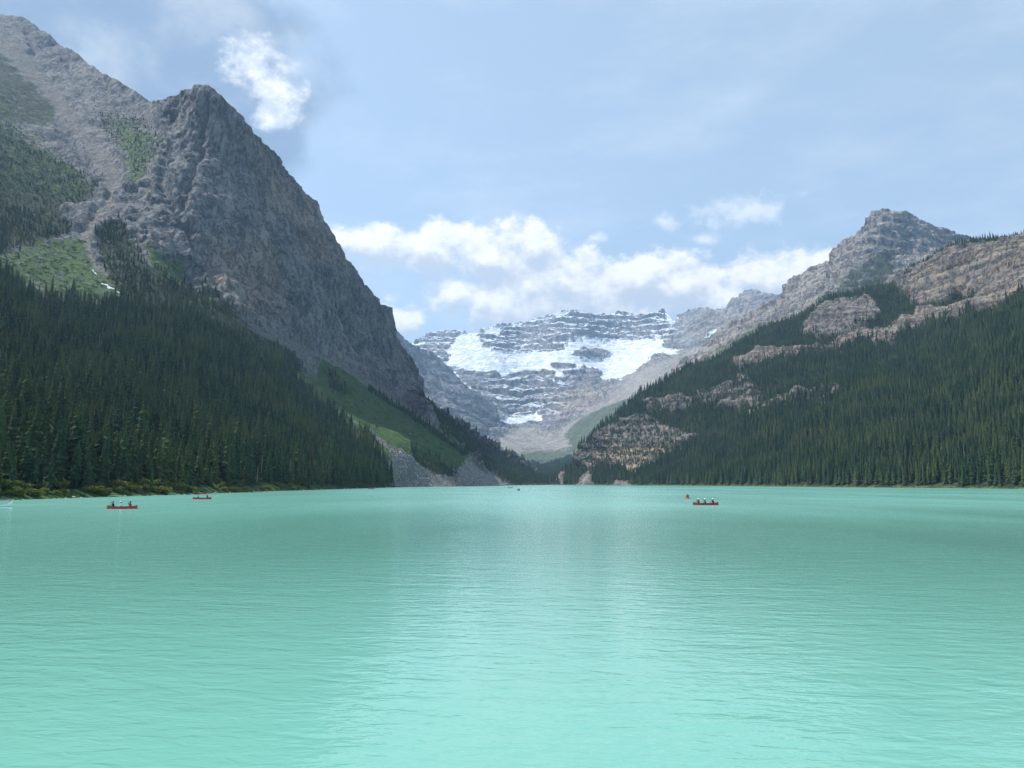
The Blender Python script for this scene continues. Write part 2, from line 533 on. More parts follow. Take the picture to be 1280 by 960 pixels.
def zonesL(px, py, P, n):
    z = {}
    nz = fbm(P / 40.0, 4)
    wx, wy = px + nz * 9, py + fbm(P / 40.0 + 50, 3) * 9
    near = poly(wx, wy, [(-400, 300), (-60, 330), (0, 348), (60, 372), (120, 384), (170, 378), (215, 388), (262, 412), (300, 428), (345, 452), (372, 478), (400, 505), (430, 530), (465, 565), (482, 582), (492, 606), (494, 622), (-400, 700)], 7)
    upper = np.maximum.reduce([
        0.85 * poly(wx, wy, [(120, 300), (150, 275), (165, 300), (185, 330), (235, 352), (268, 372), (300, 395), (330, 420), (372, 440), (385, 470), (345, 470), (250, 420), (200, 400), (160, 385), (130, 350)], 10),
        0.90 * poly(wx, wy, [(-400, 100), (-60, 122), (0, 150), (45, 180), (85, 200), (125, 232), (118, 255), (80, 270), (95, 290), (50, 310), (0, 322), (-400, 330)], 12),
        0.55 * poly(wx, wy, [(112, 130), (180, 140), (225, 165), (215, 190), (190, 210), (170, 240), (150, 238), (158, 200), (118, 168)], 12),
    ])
    strip = np.maximum.reduce([
        0.7 * poly(wx, wy, [(405, 462), (420, 468), (440, 488), (430, 500), (412, 488)], 5),
        poly(px, py, [(462, 482), (505, 512), (548, 540), (585, 568), (580, 570), (540, 542), (498, 514), (462, 489)], 3),
        poly(px, py, [(514, 556), (528, 562), (548, 576), (566, 588), (566, 596), (545, 593), (518, 578)], 3),
        poly(wx, wy, [(525, 497), (545, 508), (600, 546), (640, 571), (692, 602), (680, 609), (640, 606), (610, 585), (575, 555), (540, 520)], 5),
        0.36 * poly(wx, wy, [(330, 455), (395, 480), (430, 512), (478, 550), (488, 575), (455, 560), (400, 520), (360, 490)], 7)])
    meadow = np.maximum.reduce([
        0.60 * poly(wx, wy, [(-400, 320), (0, 318), (55, 300), (108, 296), (120, 330), (160, 368), (190, 385), (120, 400), (40, 385), (-400, 340)], 7),
        poly(px + nz * 4, py, [(400, 446), (412, 452), (455, 481), (497, 507), (545, 541), (586, 571), (572, 588), (520, 574), (484, 556), (452, 534), (418, 505), (395, 480)], 3),
        0.65 * poly(px, py, [(470, 548), (492, 560), (494, 574), (484, 580), (466, 562)], 5),
        0.62 * poly(wx, wy, [(330, 445), (400, 470), (440, 515), (485, 560), (450, 560), (350, 480)], 8),
        0.70 * poly(wx, wy, [(540, 522), (575, 542), (615, 570), (640, 585), (600, 580), (560, 550)], 5),
        0.55 * poly(wx, wy, [(118, 135), (200, 160), (190, 230), (155, 235), (150, 190)], 12),
        0.60 * poly(wx, wy, [(170, 300), (235, 330), (240, 360), (190, 350)], 10),
        0.9 * poly(wx, wy, [(-40, 612), (420, 604), (420, 630), (-60, 640)], 4),
        0.45 * poly(wx, wy, [(-400, 90), (0, 110), (60, 170), (130, 235), (100, 255), (-400, 260)], 14)])
    scree = np.maximum.reduce([
        line(wx, wy, [(-20, 30), (60, 110), (100, 165), (132, 205), (147, 235), (138, 256), (118, 280), (108, 296)], [13, 13, 10, 9, 8, 5, 7, 4], 9) * (0.72 + 0.5 * (py > 190)),
        0.42 * poly(wx, wy, [(-100, 0), (0, 30), (120, 105), (190, 135), (150, 170), (110, 150), (0, 90)], 14),
        line(px, py, [(106, 296), (112, 318), (117, 336), (150, 366)], [5, 3, 4, 3], 2),
        poly(px + nz * 4, py + nz * 4, [(488, 562), (500, 564), (540, 590), (570, 596), (582, 573), (605, 588), (640, 612), (480, 625), (486, 600)], 4),
        line(px, py, [(400, 443), (455, 478), (505, 508), (560, 546)], [3.5, 3, 2.5, 1], 2),
        0.7 * line(wx, wy, [(300, 405), (350, 425), (420, 455), (500, 500)], [10, 9, 8, 5], 5),
        0.55 * poly(wx, wy, [(380, 455), (420, 490), (450, 540), (440, 545), (400, 510)], 6)])
    snow = np.maximum(line(px, py, [(126, 353), (137, 359), (150, 366)], [0.9, 1.5, 0.6], 1.2), line(px, py, [(116, 338), (121, 343)], [0.7, 0.7], 1.0))
    z['soil_shade'] = np.clip(np.maximum(near, np.maximum(upper * 0.9, strip)), 0, 1)
    z['soil_shade'] = np.maximum(z['soil_shade'], 0.60 * poly(wx, wy, [(-200, 30), (0, 64), (40, 96), (78, 138), (60, 165), (0, 152), (-200, 130)], 8))  # dark rib: shade and sparse vegetation painted in with the soil colour
    z['grass'] = meadow * (1 - 0.75 * near * (py < 600))
    z['scree'] = scree
    z['snow'] = snow
    z['warm'] = 0.55 * np.maximum(poly(wx, wy, [(260, 300), (345, 320), (350, 400), (290, 400), (255, 360)], 18), poly(wx, wy, [(320, 200), (400, 270), (425, 320), (395, 330), (330, 260)], 14))
    z['ledge'] = np.zeros_like(px)
    z['forest'] = np.clip(np.maximum.reduce([near * (1 - 0.9 * snow), upper * 0.55, strip * 0.9]) * (1 - 0.9 * np.clip(scree * 1.4 - 0.3, 0, 1) * (py > 280)), 0, 1)
    z['near'] = near
    z['shrub'] = np.clip(meadow * (1 - near) * (py < 597) * (0.45 + 1.2 * fbm(P / 18.0 + 90, 3)) * np.where(px > 380, 0.22, 1.0), 0, 1)
    return z


def rocky(P, n, unit, dipv=(0, 0, 1)):
    Q = P / unit
    a = fbm(Q / 70.0, 4) * 16
    flt = fbm(Q * np.array([1, 1, 0.28]) / 26.0 + 3, 5, 0.55, ridged=True) * 6.5
    h = P @ np.asarray(dipv, float) / unit + fbm(Q / 30.0 + 9, 3) * 9
    st = terrace(h, 14.0) * 3.2 + terrace(h + 3.3, 5.1) * 1.3
    blk = fbm(Q / 7.0 + 31, 4, 0.6) * 2.6
    return unit * a, unit * (flt + blk), unit * st


def dispL(px, py, P, n, z):
    a, f, s = rocky(P, n, 1.3, (-0.45, 0.15, 0.88))
    talus = poly(px, py, [(-500, -200), (0, 0), (195, 128), (165, 200), (130, 260), (-500, 300)], 15)
    W = P + 14 * np.stack([fbm(P / 45.0 + 2, 3), fbm(P / 45.0 + 12, 3), fbm(P / 45.0 + 22, 3)], -1)
    f = f * 0.8 + 12.0 * fbm(W * np.array([1, 1, 0.13]) / 80.0 + 21, 5, 0.6, ridged=True) + 5.0 * fbm(W / 22.0 + 61, 4, 0.6)
    f = f * (1 - 0.55 * talus)
    s = s * 0.45 * (0.3 + sstep(fbm(P / 150.0 + 5, 3), -0.15, 0.3))
    soft = np.clip(z['soil_shade'] + z['grass'] + z['scree'], 0, 1)
    rock = 1 - 0.88 * sstep(soft, 0.3, 0.75)
    carve = np.zeros_like(px)
    wob = fbm(P / 30.0 + 77, 3) * 7
    for pts_, w_, d_ in [([(262, 128), (250, 200), (228, 262), (240, 330)], 4, 14), ([(300, 165), (326, 260), (342, 330), (395, 420)], 3, 13), ([(216, 150), (206, 240), (238, 300), (268, 360)], 5, 16),
                         ([(372, 245), (396, 330), (436, 420), (468, 470)], 3, 13), ([(425, 325), (450, 390), (500, 478)], 3, 11), ([(345, 210), (366, 290), (420, 380), (450, 450)], 2.5, 9),
                         ([(276, 140), (290, 220), (300, 300), (330, 380)], 2.5, 9), ([(228, 262), (290, 296), (352, 330), (420, 372)], 2, 8), ([(250, 330), (320, 352), (400, 400), (470, 452)], 2, 8),
                         ([(215, 205), (270, 232), (330, 262), (395, 300)], 2, 6), ([(240, 160), (290, 190), (340, 225)], 1.5, 5), ([(300, 385), (370, 415), (450, 462), (510, 498)], 2.5, 7),
                         ([(30, 28), (45, 75), (75, 125), (110, 180)], 3, 9), ([(80, 62), (95, 110), (120, 150)], 3, 9), ([(130, 98), (135, 130), (150, 165)], 3, 8), ([(-20, 60), (20, 110), (70, 150), (110, 205)], 5, 14)]:
        carve = carve - d_ * line(px + wob, py + wob * 0.6, pts_, w_, 3.5)
    low = sstep(P[..., 2], 3, 60)
    a = a + carve * rock * 0.9
    tree_cut = -7.0 * sstep(z['forest'], 0.4, 0.8) * low          # the ground lies under the tree tops
    return (a * 0.8 * low * (0.35 + 0.65 * rock)) + (f + s) * rock * low + tree_cut


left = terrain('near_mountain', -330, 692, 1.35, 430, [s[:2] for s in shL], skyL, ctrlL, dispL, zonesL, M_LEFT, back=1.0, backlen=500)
tag(left, 'dark grey cliffed mountain rising over the spruce forest and green avalanche slopes', 'mountain')

# ------------------------------------------------------------------ forested mountain over the north shore
SHORE_R = [(430, 480), (425, 560), (413, 620), (397, 760), (375, 900), (360, 1080), (310, 1350), (250, 1600), (170, 1850), (120, 1960), (85, 2020)]
shR = sorted([shore_px(*q) + (q[1],) for q in SHORE_R])
skyR = [(680, 606), (697, 598), (706, 584), (716, 573), (726, 559), (740, 541), (770, 514), (800, 490), (850, 461), (900, 438), (950, 407), (1000, 388), (1050, 364),
        (1100, 350), (1128, 346), (1140, 336), (1155, 326), (1175, 313), (1200, 303), (1235, 294), (1280, 294), (1340, 286), (1450, 270), (1700, 250)]
ctrlR = [s for s in shR] + [
    (1280, 294, 1560), (1200, 302, 1720), (1135, 342, 1900), (1050, 363, 2050), (950, 406, 2080), (850, 461, 2060), (770, 515, 2010), (725, 560, 2000), (697, 600, 2050),
    (1280, 370, 1300), (1200, 365, 1600), (1130, 400, 1650), (1060, 430, 1650), (1280, 450, 1000), (1100, 470, 1330), (950, 500, 1540), (860, 500, 1800), (830, 545, 1780),
    (1280, 540, 770), (1100, 550, 980), (950, 560, 1250), (850, 580, 1600), (760, 575, 1930), (1450, 280, 1500), (1450, 450, 800), (1600, 300, 1300)]


def zonesR(px, py, P, n):
    z = {}
    nz = fbm(P / 50.0, 4)
    n2 = fbm(P / 50.0 + 70, 4)
    wx, wy = px + nz * 12, py + n2 * 9
    face = poly(wx, wy, [(1120, 352), (1140, 338), (1155, 332), (1180, 318), (1215, 305), (1290, 300), (1420, 285), (1420, 372), (1280, 366), (1240, 380), (1200, 366), (1180, 384), (1150, 384), (1132, 370)], 5)
    patch = poly(wx, wy, [(1018, 392), (1050, 376), (1082, 367), (1098, 382), (1096, 404), (1070, 416), (1035, 425), (1005, 418)], 6)
    ledge = np.maximum(line(wx, wy, [(1052, 432), (1085, 421), (1110, 424), (1150, 402), (1205, 390), (1245, 374)], [7, 7, 5, 8, 8, 5], 4),
                       line(wx, wy, [(925, 455), (965, 443), (1000, 438), (1045, 432)], [5, 6, 5, 3], 4))
    mid = 0.8 * poly(wx, wy, [(862, 490), (900, 480), (935, 472), (960, 496), (950, 512), (915, 508), (880, 505)], 6)
    mid2 = 0.72 * poly(wx, wy, [(800, 500), (850, 488), (870, 500), (850, 512), (810, 512)], 7)
    mid3 = 0.68 * line(wx, wy, [(940, 515), (1000, 498), (1060, 490)], [5, 4, 2], 4)
    low = poly(wx, wy, [(724, 578), (733, 558), (748, 540), (775, 528), (802, 520), (835, 530), (868, 545), (846, 566), (822, 580), (795, 594), (785, 592), (775, 580), (755, 584), (735, 590)], 5)
    foot = np.maximum(poly(px + nz * 3, py, [(712, 612), (728, 594), (738, 590), (745, 612)], 3), poly(px + nz * 4, py, [(758, 612), (768, 600), (785, 600), (795, 612)], 3))
    cleft = 0.8 * poly(wx, wy, [(694, 604), (700, 590), (708, 588), (706, 606)], 3)
    rock = np.maximum.reduce([face, patch, ledge, mid, mid2, mid3, low, cleft])
    up = sstep(py, 470, 380)
    ftop = line(px, py, skyR[6:], [7] * len(skyR[6:]), 4)
    z['soil_shade'] = np.clip(1 - rock * 1.25, 0, 1) * (1 - foot)
    shorestrip = sstep(P[..., 2], 3.5, 0.8)
    z['grass'] = 0.75 * shorestrip * (1 - foot)
    z['scree'] = np.maximum(0.45 * foot, 0.3 * ledge)
    z['snow'] = np.zeros_like(px)
    lowwarm = poly(wx, wy, [(738, 590), (748, 566), (775, 560), (800, 562), (842, 560), (820, 580), (790, 596)], 6)
    z['warm'] = np.clip(0.9 * lowwarm + 0.35 * face * (nz > 0) + 0.3 * ledge, 0, 1)
    z['ledge'] = np.zeros_like(px)
    thin = np.clip(1 - 1.1 * rock, 0, 1)
    holes = np.maximum(thin, 0.16 * (rock > 0.3)) * (1 - 0.92 * face * (nz < 0.16)) * (1 - foot)
    z['near'] = rock
    z['forest'] = np.clip(holes + 0.5 * ftop * face + 0.30 * mid + 0.35 * mid2 + 0.4 * mid3 + 0.20 * low * (py < 560) + 0.14 * low, 0, 1) * sstep(P[..., 2], 1.0, 3.0)
    return z


def dispR(px, py, P, n, z):
    a, f, s = rocky(P, n, 1.9, (0.12, 0, 0.99))
    rock = 1 - 0.85 * sstep(np.clip(z['soil_shade'] + z['scree'], 0, 1), 0.3, 0.8)
    low = sstep(P[..., 2], 3, 50)
    cut = -10.0 * sstep(z['forest'], 0.4, 0.8) * low * (1 - 0.8 * z['near'])
    ribs = fbm(P * np.array([1, 1, 0.15]) / 130.0 + 8, 3) * 22
    return (a * 0.7 + ribs) * low + (f * 1.0 + s * 1.3) * rock * low + cut


right = terrain('forested_mountain', 682, 1700, 1.35, 260, [s[:2] for s in shR], skyR, ctrlR, dispR, zonesR, M_RIGHT, back=0.5, backlen=500)
tag(right, 'steep mountainside of dark spruce forest broken by banded tan limestone outcrops', 'mountain')

# ------------------------------------------------------------------ bare peak behind it
skyC = [(840, 470), (860, 452), (880, 440), (900, 427), (930, 408), (958, 387), (968, 380), (980, 371), (982, 359), (992, 347), (1015, 337), (1038, 327), (1041, 314), (1060, 302),
        (1079, 290), (1083, 280), (1092, 270), (1105, 265), (1113, 267), (1121, 270), (1133, 272), (1150, 281), (1167, 290), (1180, 295), (1195, 300), (1240, 316), (1300, 330), (1380, 335)]
baseC = [(840, 500), (900, 470), (1000, 420), (1100, 385), (1200, 345), (1300, 345), (1380, 350)]
ctrlC = [(840, 500, 3000), (900, 470, 2750), (1000, 420, 2650), (1100, 385, 2650), (1200, 345, 2900), (1380, 350, 3000), (860, 452, 3900), (930, 408, 3700), (982, 362, 3600),
         (1040, 320, 3600), (1105, 265, 3700), (1150, 281, 3800), (1195, 300, 3850), (1380, 335, 3800), (1085, 310, 3350), (1110, 320, 3300), (1040, 365, 3100), (1140, 315, 3400), (1000, 385, 3150)]


def zonesC(px, py, P, n):
    z = {k: np.zeros_like(px) for k in ('soil_shade', 'grass', 'scree', 'snow', 'warm', 'ledge', 'forest', 'near')}
    nz = fbm(P / 120.0, 4)
    wx, wy = px + nz * 8, py + nz * 8
    z['soil_shade'] = 0.6 * poly(wx, wy, [(1000, 400), (1040, 365), (1080, 335), (1105, 312), (1118, 318), (1125, 345), (1100, 380)], 8)
    z['grass'] = 0.55 * poly(wx, wy, [(880, 450), (930, 425), (960, 405), (960, 440), (880, 470)], 8)
    z['scree'] = 0.62 * np.maximum(poly(wx, wy, [(860, 455), (930, 412), (985, 372), (1040, 335), (1075, 318), (1060, 345), (1000, 380), (930, 430), (870, 470)], 9),
                                   poly(wx, wy, [(1130, 275), (1190, 300), (1150, 310), (1130, 295)], 8))
    z['warm'] = 0.4 * (nz > 0.05) * np.ones_like(px)
    z['forest'] = 0.10 * z['soil_shade']
    return z


def dispC(px, py, P, n, z):
    a, f, s = rocky(P, n, 4.3, (0.1, 0, 0.99))
    return a * 0.7 + f * 0.9 + s * 1.5


peak = terrain('limestone_peak', 840, 1380, 1.2, 110, baseC, skyC, ctrlC, dispC, zonesC, M_PEAK, back=0.8, backlen=700, skirt=60)
tag(peak, 'bare pale grey limestone summit with stepped ledges above the wooded ridge', 'mountain')

# ------------------------------------------------------------------ glaciated headwall at the valley's end
skyD = [(440, 440), (490, 440), (512, 432), (531, 422), (540, 416), (560, 414), (580, 417), (598, 420), (605, 415), (627, 409), (655, 404), (692, 397), (710, 392), (730, 396),
        (752, 395), (775, 392), (800, 394), (820, 394), (831, 391), (838, 397), (842, 403), (848, 397), (865, 390), (882, 388), (897, 392), (906, 391), (916, 383), (928, 374), (941, 365),
        (952, 369), (975, 374), (990, 376), (1060, 385)]
baseD = [(440, 560), (600, 575), (640, 590), (760, 590), (820, 560), (900, 480), (1060, 420)]
ctrlD = [(440, 440, 7800), (531, 422, 8100), (627, 409, 8200), (710, 393, 8300), (800, 394, 8300), (842, 402, 8100), (880, 389, 7400), (941, 365, 6900), (1060, 385, 6500),
         (560, 440, 7650), (650, 428, 7950), (760, 425, 7900), (620, 445, 7300), (720, 445, 7250), (800, 445, 7150), (600, 468, 6950), (700, 470, 6750), (770, 480, 6500), (860, 440, 6500),
         (640, 500, 6500), (700, 510, 6300), (640, 522, 6300), (690, 535, 5900), (640, 540, 5700), (690, 560, 5000), (640, 578, 4300), (760, 578, 3900), (760, 530, 4800), (820, 470, 5500),
         (820, 540, 4300), (900, 425, 5900), (900, 480, 4900), (440, 560, 5600), (520, 500, 6600), (600, 570, 4600)]


def zonesD(px, py, P, n):
    z = {k: np.zeros_like(px) for k in ('soil_shade', 'grass', 'scree', 'snow', 'warm', 'ledge', 'forest', 'near')}
    nz = fbm(P / 130.0, 5, 0.6)
    n2 = fbm(P / 130.0 + 40, 5, 0.6)
    wx, wy = px + nz * 10, py + n2 * 6
    ice = np.maximum.reduce([
        poly(wx, wy, [(551, 461), (562, 449), (556, 440), (566, 428), (577, 416), (590, 419), (602, 426), (602, 438), (620, 440), (642, 444), (672, 441), (705, 438), (710, 428), (728, 424), (757, 427),
                      (790, 428), (827, 424), (831, 437), (846, 440), (861, 435), (857, 441), (838, 448), (818, 450), (808, 458), (798, 464), (785, 474), (764, 482), (752, 480), (750, 468), (726, 463),
                      (708, 470), (690, 480), (695, 468), (660, 468), (635, 471), (605, 469), (585, 467), (568, 463)], 3),
        poly(wx, wy, [(622, 525), (645, 523), (672, 521), (678, 531), (655, 533), (624, 532)], 2.5),
        line(wx, wy, [(565, 468), (578, 480), (595, 491), (614, 500)], [2.5, 1.8, 1.6, 0.8], 2),
        poly(px, py, [(830, 391), (836, 396), (850, 398), (846, 404), (838, 408), (833, 400)], 2),
        line(wx, wy, [(884, 425), (896, 417)], [1.8, 2.2], 1.5),
        line(px, py, [(941, 366), (955, 370), (975, 374)], [0.8, 1.8, 1.0], 1.2),
        poly(wx, wy, [(604, 421), (606, 415), (628, 409), (640, 409), (628, 414), (618, 424)], 2.5),
        0.75 * line(wx, wy, [(635, 409), (690, 400), (712, 393), (726, 397)], [2.0, 2.2, 3.0, 1.5], 2),
        line(wx, wy, [(512, 434), (530, 429)], [1.5, 1.5], 1.5),
        line(wx, wy, [(695, 477), (702, 484), (700, 487)], [1.5, 2, 1.5], 1.5)])
    isle = np.maximum(poly(wx, wy, [(715, 440), (728, 437), (745, 440), (766, 446), (755, 451), (730, 453), (718, 448)], 2), poly(wx, wy, [(688, 457), (705, 456), (720, 459), (715, 465), (700, 466)], 2))
    z['snow'] = np.clip(ice - isle, 0, 1)
    z['ledge'] = 0.95 * np.maximum(poly(wx, wy, [(500, 400), (850, 380), (850, 415), (830, 430), (700, 440), (620, 470), (560, 470), (500, 440)], 8),
                                   poly(wx, wy, [(600, 470), (720, 470), (700, 520), (640, 530), (610, 500)], 8)) + 0.1 * (py < 430)
    scree = np.maximum.reduce([poly(wx, wy, [(800, 462), (840, 446), (900, 428), (960, 395), (960, 440), (800, 500), (740, 540), (700, 570), (625, 575), (618, 545), (650, 535), (690, 545), (720, 525), (760, 495)], 6)])
    z['scree'] = 0.95 * scree
    z['grass'] = np.maximum(0.8 * poly(wx, wy, [(705, 545), (725, 522), (750, 508), (790, 495), (790, 560), (720, 575)], 7), 0.68 * poly(wx, wy, [(640, 563), (700, 560), (740, 560), (740, 600), (640, 600)], 9))
    z['warm'] = 0.7 * poly(wx, wy, [(690, 490), (760, 480), (800, 470), (760, 500), (710, 530), (690, 520)], 10) + 0.4 * poly(wx, wy, [(850, 400), (940, 370), (960, 400), (880, 440)], 10)
    return z


def dispD(px, py, P, n, z):
    a, f, s = rocky(P, n, 6.8, (0.03, 0, 1))
    ice = sstep(z['snow'], 0.3, 0.8)
    soft = np.clip(ice + sstep(z['scree'] + z['grass'], 0.4, 0.9), 0, 1)
    return a * 0.55 * (1 - 0.5 * soft) + (f * 0.6 + s * 1.7) * (1 - 0.85 * soft) + ice * 14 + ice * fbm(P * np.array([1, 1, 2.0]) / 70.0, 5, 0.6) * 20


head = terrain('glaciated_mountain', 440, 1060, 1.0, 210, baseD, skyD, ctrlD, dispD, zonesD, M_FAR, back=0.6, backlen=500, skirt=80)
tag(head, 'hazy blue-grey headwall hung with white glaciers and snowy ledges at the valley end', 'mountain')

# rock shoulder between the near cliff and the glacier
skyE = [(380, 330), (450, 380), (484, 409), (490, 411), (496, 416), (505, 425), (514, 434), (530, 441), (548, 452), (558, 462), (570, 475), (582, 487), (600, 494), (616, 501), (620, 512), (621, 530), (623, 545), (650, 566), (672, 584)]
baseE = [(380, 600), (672, 600)]
ctrlE = [(380, 330, 5000), (490, 411, 5400), (514, 434, 5600), (558, 462, 5900), (600, 494, 5900), (620, 515, 5800), (623, 545, 5500), (672, 584, 4700), (540, 500, 4900), (580, 540, 4800), (500, 520, 4400), (600, 590, 3900), (450, 590, 3500), (672, 600, 4000), (380, 600, 3300)]


def zonesE(px, py, P, n):
    z = {k: np.zeros_like(px) for k in ('soil_shade', 'grass', 'scree', 'snow', 'warm', 'ledge', 'forest', 'near')}
    nz = fbm(P / 100.0, 4)
    z['scree'] = 0.35 + 0.25 * nz
    z['snow'] = line(px, py, [(612, 545), (622, 540), (626, 538)], [2.5, 3, 2], 2)
    return z


def dispE(px, py, P, n, z):
    a, f, s = rocky(P, n, 6.0, (0.25, 0, 0.97))
    return (a * 0.6 + f * 0.9 + s * 1.0) * 0.8


sho = terrain('rock_shoulder', 380, 672, 1.2, 190, baseE, skyE, ctrlE, dispE, zonesE, M_FAR, back=1.2, backlen=250, skirt=80)
tag(sho, 'hazy grey rock shoulder between the dark near cliff and the glaciers', 'mountain')

# ------------------------------------------------------------------ valley floor at the far end
skyF = [(560, 585), (600, 581), (640, 577), (652, 579), (664, 577), (676, 582), (688, 579), (700, 574), (712, 570), (740, 572), (790, 574)]
shF = [(560, 606.3), (640, 606.1), (700, 606.1), (790, 606.5)]
ctrlF = [(560, 606.3, 1950), (640, 606.1, 2060), (700, 606.1, 2060), (790, 606.5, 1900), (640, 600, 2350), (700, 600, 2350), (640, 578, 4300), (700, 574, 4000), (790, 574, 4100), (560, 585, 3600), (660, 590, 3000), (790, 590, 3000)]


def zonesF(px, py, P, n):
    z = {k: np.zeros_like(px) for k in ('soil_shade', 'grass', 'scree', 'snow', 'warm', 'ledge', 'forest', 'near')}
    nz = fbm(P / 90.0, 4)
    far_ = sstep(py, 584, 577) * (nz < 0.05)
    delta = sstep(py, 604.6, 605.4)
    z['scree'] = np.maximum(delta, 0.55 * far_ + 0.2 * nz)
    z['grass'] = 0.75 * (1 - delta) * (1 - far_ * 0.4)
    z['forest'] = np.clip((1 - delta) * (1 - 0.85 * far_) * (nz > -0.3) * sstep(py, 605, 603.5), 0, 1)
    return z


def dispF(px, py, P, n, z):
    return fbm(P / 80.0, 3) * 6 * sstep(P[..., 2], 2, 12) - 8 * sstep(z['forest'], 0.4, 0.8) * sstep(P[..., 2], 2, 12)


val = terrain('valley_floor', 560, 790, 1.3, 70, shF, skyF, ctrlF, dispF, zonesF, M_FAR, back=0.1, backlen=400, skirt=6)
tag(val, 'wooded valley floor and pale delta at the far end of the lake', 'valley')

# ------------------------------------------------------------------ ground under everything and the lake
def sheet(name, x0, x1, y0, y1, zz, mat):
    me = bpy.data.meshes.new(name)
    me.from_pydata([(x0, y0, zz), (x1, y0, zz), (x1, y1, zz), (x0, y1, zz)], [], [(0, 1, 2, 3)])
    me.materials.append(mat)
    o = bpy.data.objects.new(name, me)
    COL.objects.link(o)
    return o


M_BED = simple_mat('lake_silt', (0.20, 0.22, 0.19), 0.9, 0.2, 0.02)
tag(sheet('ground', -9000, 9000, -3000, 11000, -5.0, M_BED), 'pale silty ground under the lake and mountains', 'ground', kind='structure')

mw, N, out = new_mat('glacial_lake_water')
pos = N('ShaderNodeNewGeometry').outputs['Position']
rot = N('ShaderNodeMapping', None, Vector=pos, Rotation=(0, 0, math.radians(7))).outputs[0]
v1 = N.vmath('MULTIPLY', rot, (0.30, 1.0, 1.0))
w1 = N.noise(N.vmath('MULTIPLY', rot, (0.48, 1.0, 1.0)), 2.6, 3.0, 0.5, 0.6)
w2 = N.noise(N.vmath('MULTIPLY', pos, (0.6, 1.0, 1.0)), 7.5, 2.0, 0.5, 0.4)
w3 = N.noise(N.vmath('MULTIPLY', rot, (0.40, 1.0, 1.0)), 0.75, 3.0, 0.5, 0.6)
gust = N.noise(N.vmath('MULTIPLY', pos, (1.0, 0.35, 1.0)), 0.02, 4.0, 0.6)
amp = N.lin(gust, 0.35, 0.68, 0.55, 1.25)
hgt = N.math('ADD', N.math('MULTIPLY', w1, 0.038), N.math('ADD', N.math('MULTIPLY', w2, 0.006), N.math('MULTIPLY', w3, 0.055)))
hgt = N.math('MULTIPLY', hgt, amp)
bmp = N('ShaderNodeBump', None, Height=hgt, Strength=1.0, Distance=1.0)
milk = N.mix(N.step(N.noise(N.vmath('MULTIPLY', pos, (1, 0.4, 1)), 0.012, 4, 0.5), 0.35, 0.65), (0.140, 0.365, 0.302), (0.160, 0.396, 0.332))
pw = N('ShaderNodeBsdfPrincipled', None, Base_Color=milk, Roughness=N.math('ADD', N.lin(N('ShaderNodeSeparateXYZ', None, Vector=pos).outputs[1], 18.0, 160.0, 0.03, 0.22), N.lin(gust, 0.35, 0.68, -0.03, 0.05)), IOR=1.333, Normal=bmp.outputs[0])
N.t.links.new(pw.outputs[0], out.inputs[0])
tag(sheet('lake', -900, 900, -400, 2400, 0.0, mw), 'milky turquoise glacial lake ruffled by small ripples', 'lake', kind='structure')

#@@OBJECTS@@
# ------------------------------------------------------------------ spruce trees
def mesh_np(name, V, Fc, mats, midx=None, smooth=False):
    me = bpy.data.meshes.new(name)
    me.from_pydata([tuple(v) for v in V], [], [tuple(f) for f in Fc])
    for m in mats:
        me.materials.append(m)
    if midx is not None:
        me.polygons.foreach_set('material_index', np.asarray(midx, np.int32))
    if smooth:
        me.polygons.foreach_set('use_smooth', np.ones(len(Fc), bool))
    me.update()
    return me


def needle_mat(name, a, b, c):
    m, N, out = new_mat(name)
    rnd = N('ShaderNodeObjectInfo').outputs['Random']
    geo_ = N('ShaderNodeNewGeometry')
    n = N.noise(geo_.outputs['Position'], 0.9, 2.0)
    col = N.mix(N.math('POWER', rnd, 1.6), a, b)
    col = N.mix(N.math('MULTIPLY', N.step(n, 0.45, 0.7), 0.7), col, c)  # sunlit highlights painted into the foliage colour by noise
    stand_light = N.noise(geo_.outputs['Position'], 0.02, 3.0)  # broad patches of light painted over whole stands
    col = N.mix(N.math('MULTIPLY', N.step(stand_light, 0.42, 0.66), 0.6), col, c)
    d = N('ShaderNodeBsdfPrincipled', None, Base_Color=col, Roughness=0.9)
    d.inputs['Specular IOR Level'].default_value = 0.06
    t = N('ShaderNodeBsdfTranslucent', None, Color=col)
    mx = N('ShaderNodeMixShader', None, i0=0.22, i1=d.outputs[0], i2=t.outputs[0])
    N.t.links.new(mx.outputs[0], out.inputs[0])
    return m


M_NEEDLE = needle_mat('spruce_needles', (0.013, 0.042, 0.027), (0.046, 0.092, 0.044), (0.110, 0.140, 0.052))
M_BARK = simple_mat('spruce_bark', (0.12, 0.095, 0.075), 0.9, 0.3, 4.0)
M_SNAG = simple_mat('weathered_dead_wood', (0.30, 0.28, 0.26), 0.9, 0.25, 3.0)


def trunk_geo(H, r0, sides=6, lean=0.0):
    V, Fc = [], []
    hs = [-0.06, 0.0, 0.35, 0.7, 0.98]
    for h in hs:
        r = r0 * (1.25 if h <= 0 else 1.0) * (1 - 0.93 * max(h, 0)) + 0.01
        for k in range(sides):
            a = 2 * math.pi * k / sides
            V.append((math.cos(a) * r + lean * h * h, math.sin(a) * r, h * H))
    for i in range(len(hs) - 1):
        for k in range(sides):
            k2 = (k + 1) % sides
            Fc.append((i * sides + k, i * sides + k2, (i + 1) * sides + k2, (i + 1) * sides + k))
    return V, Fc


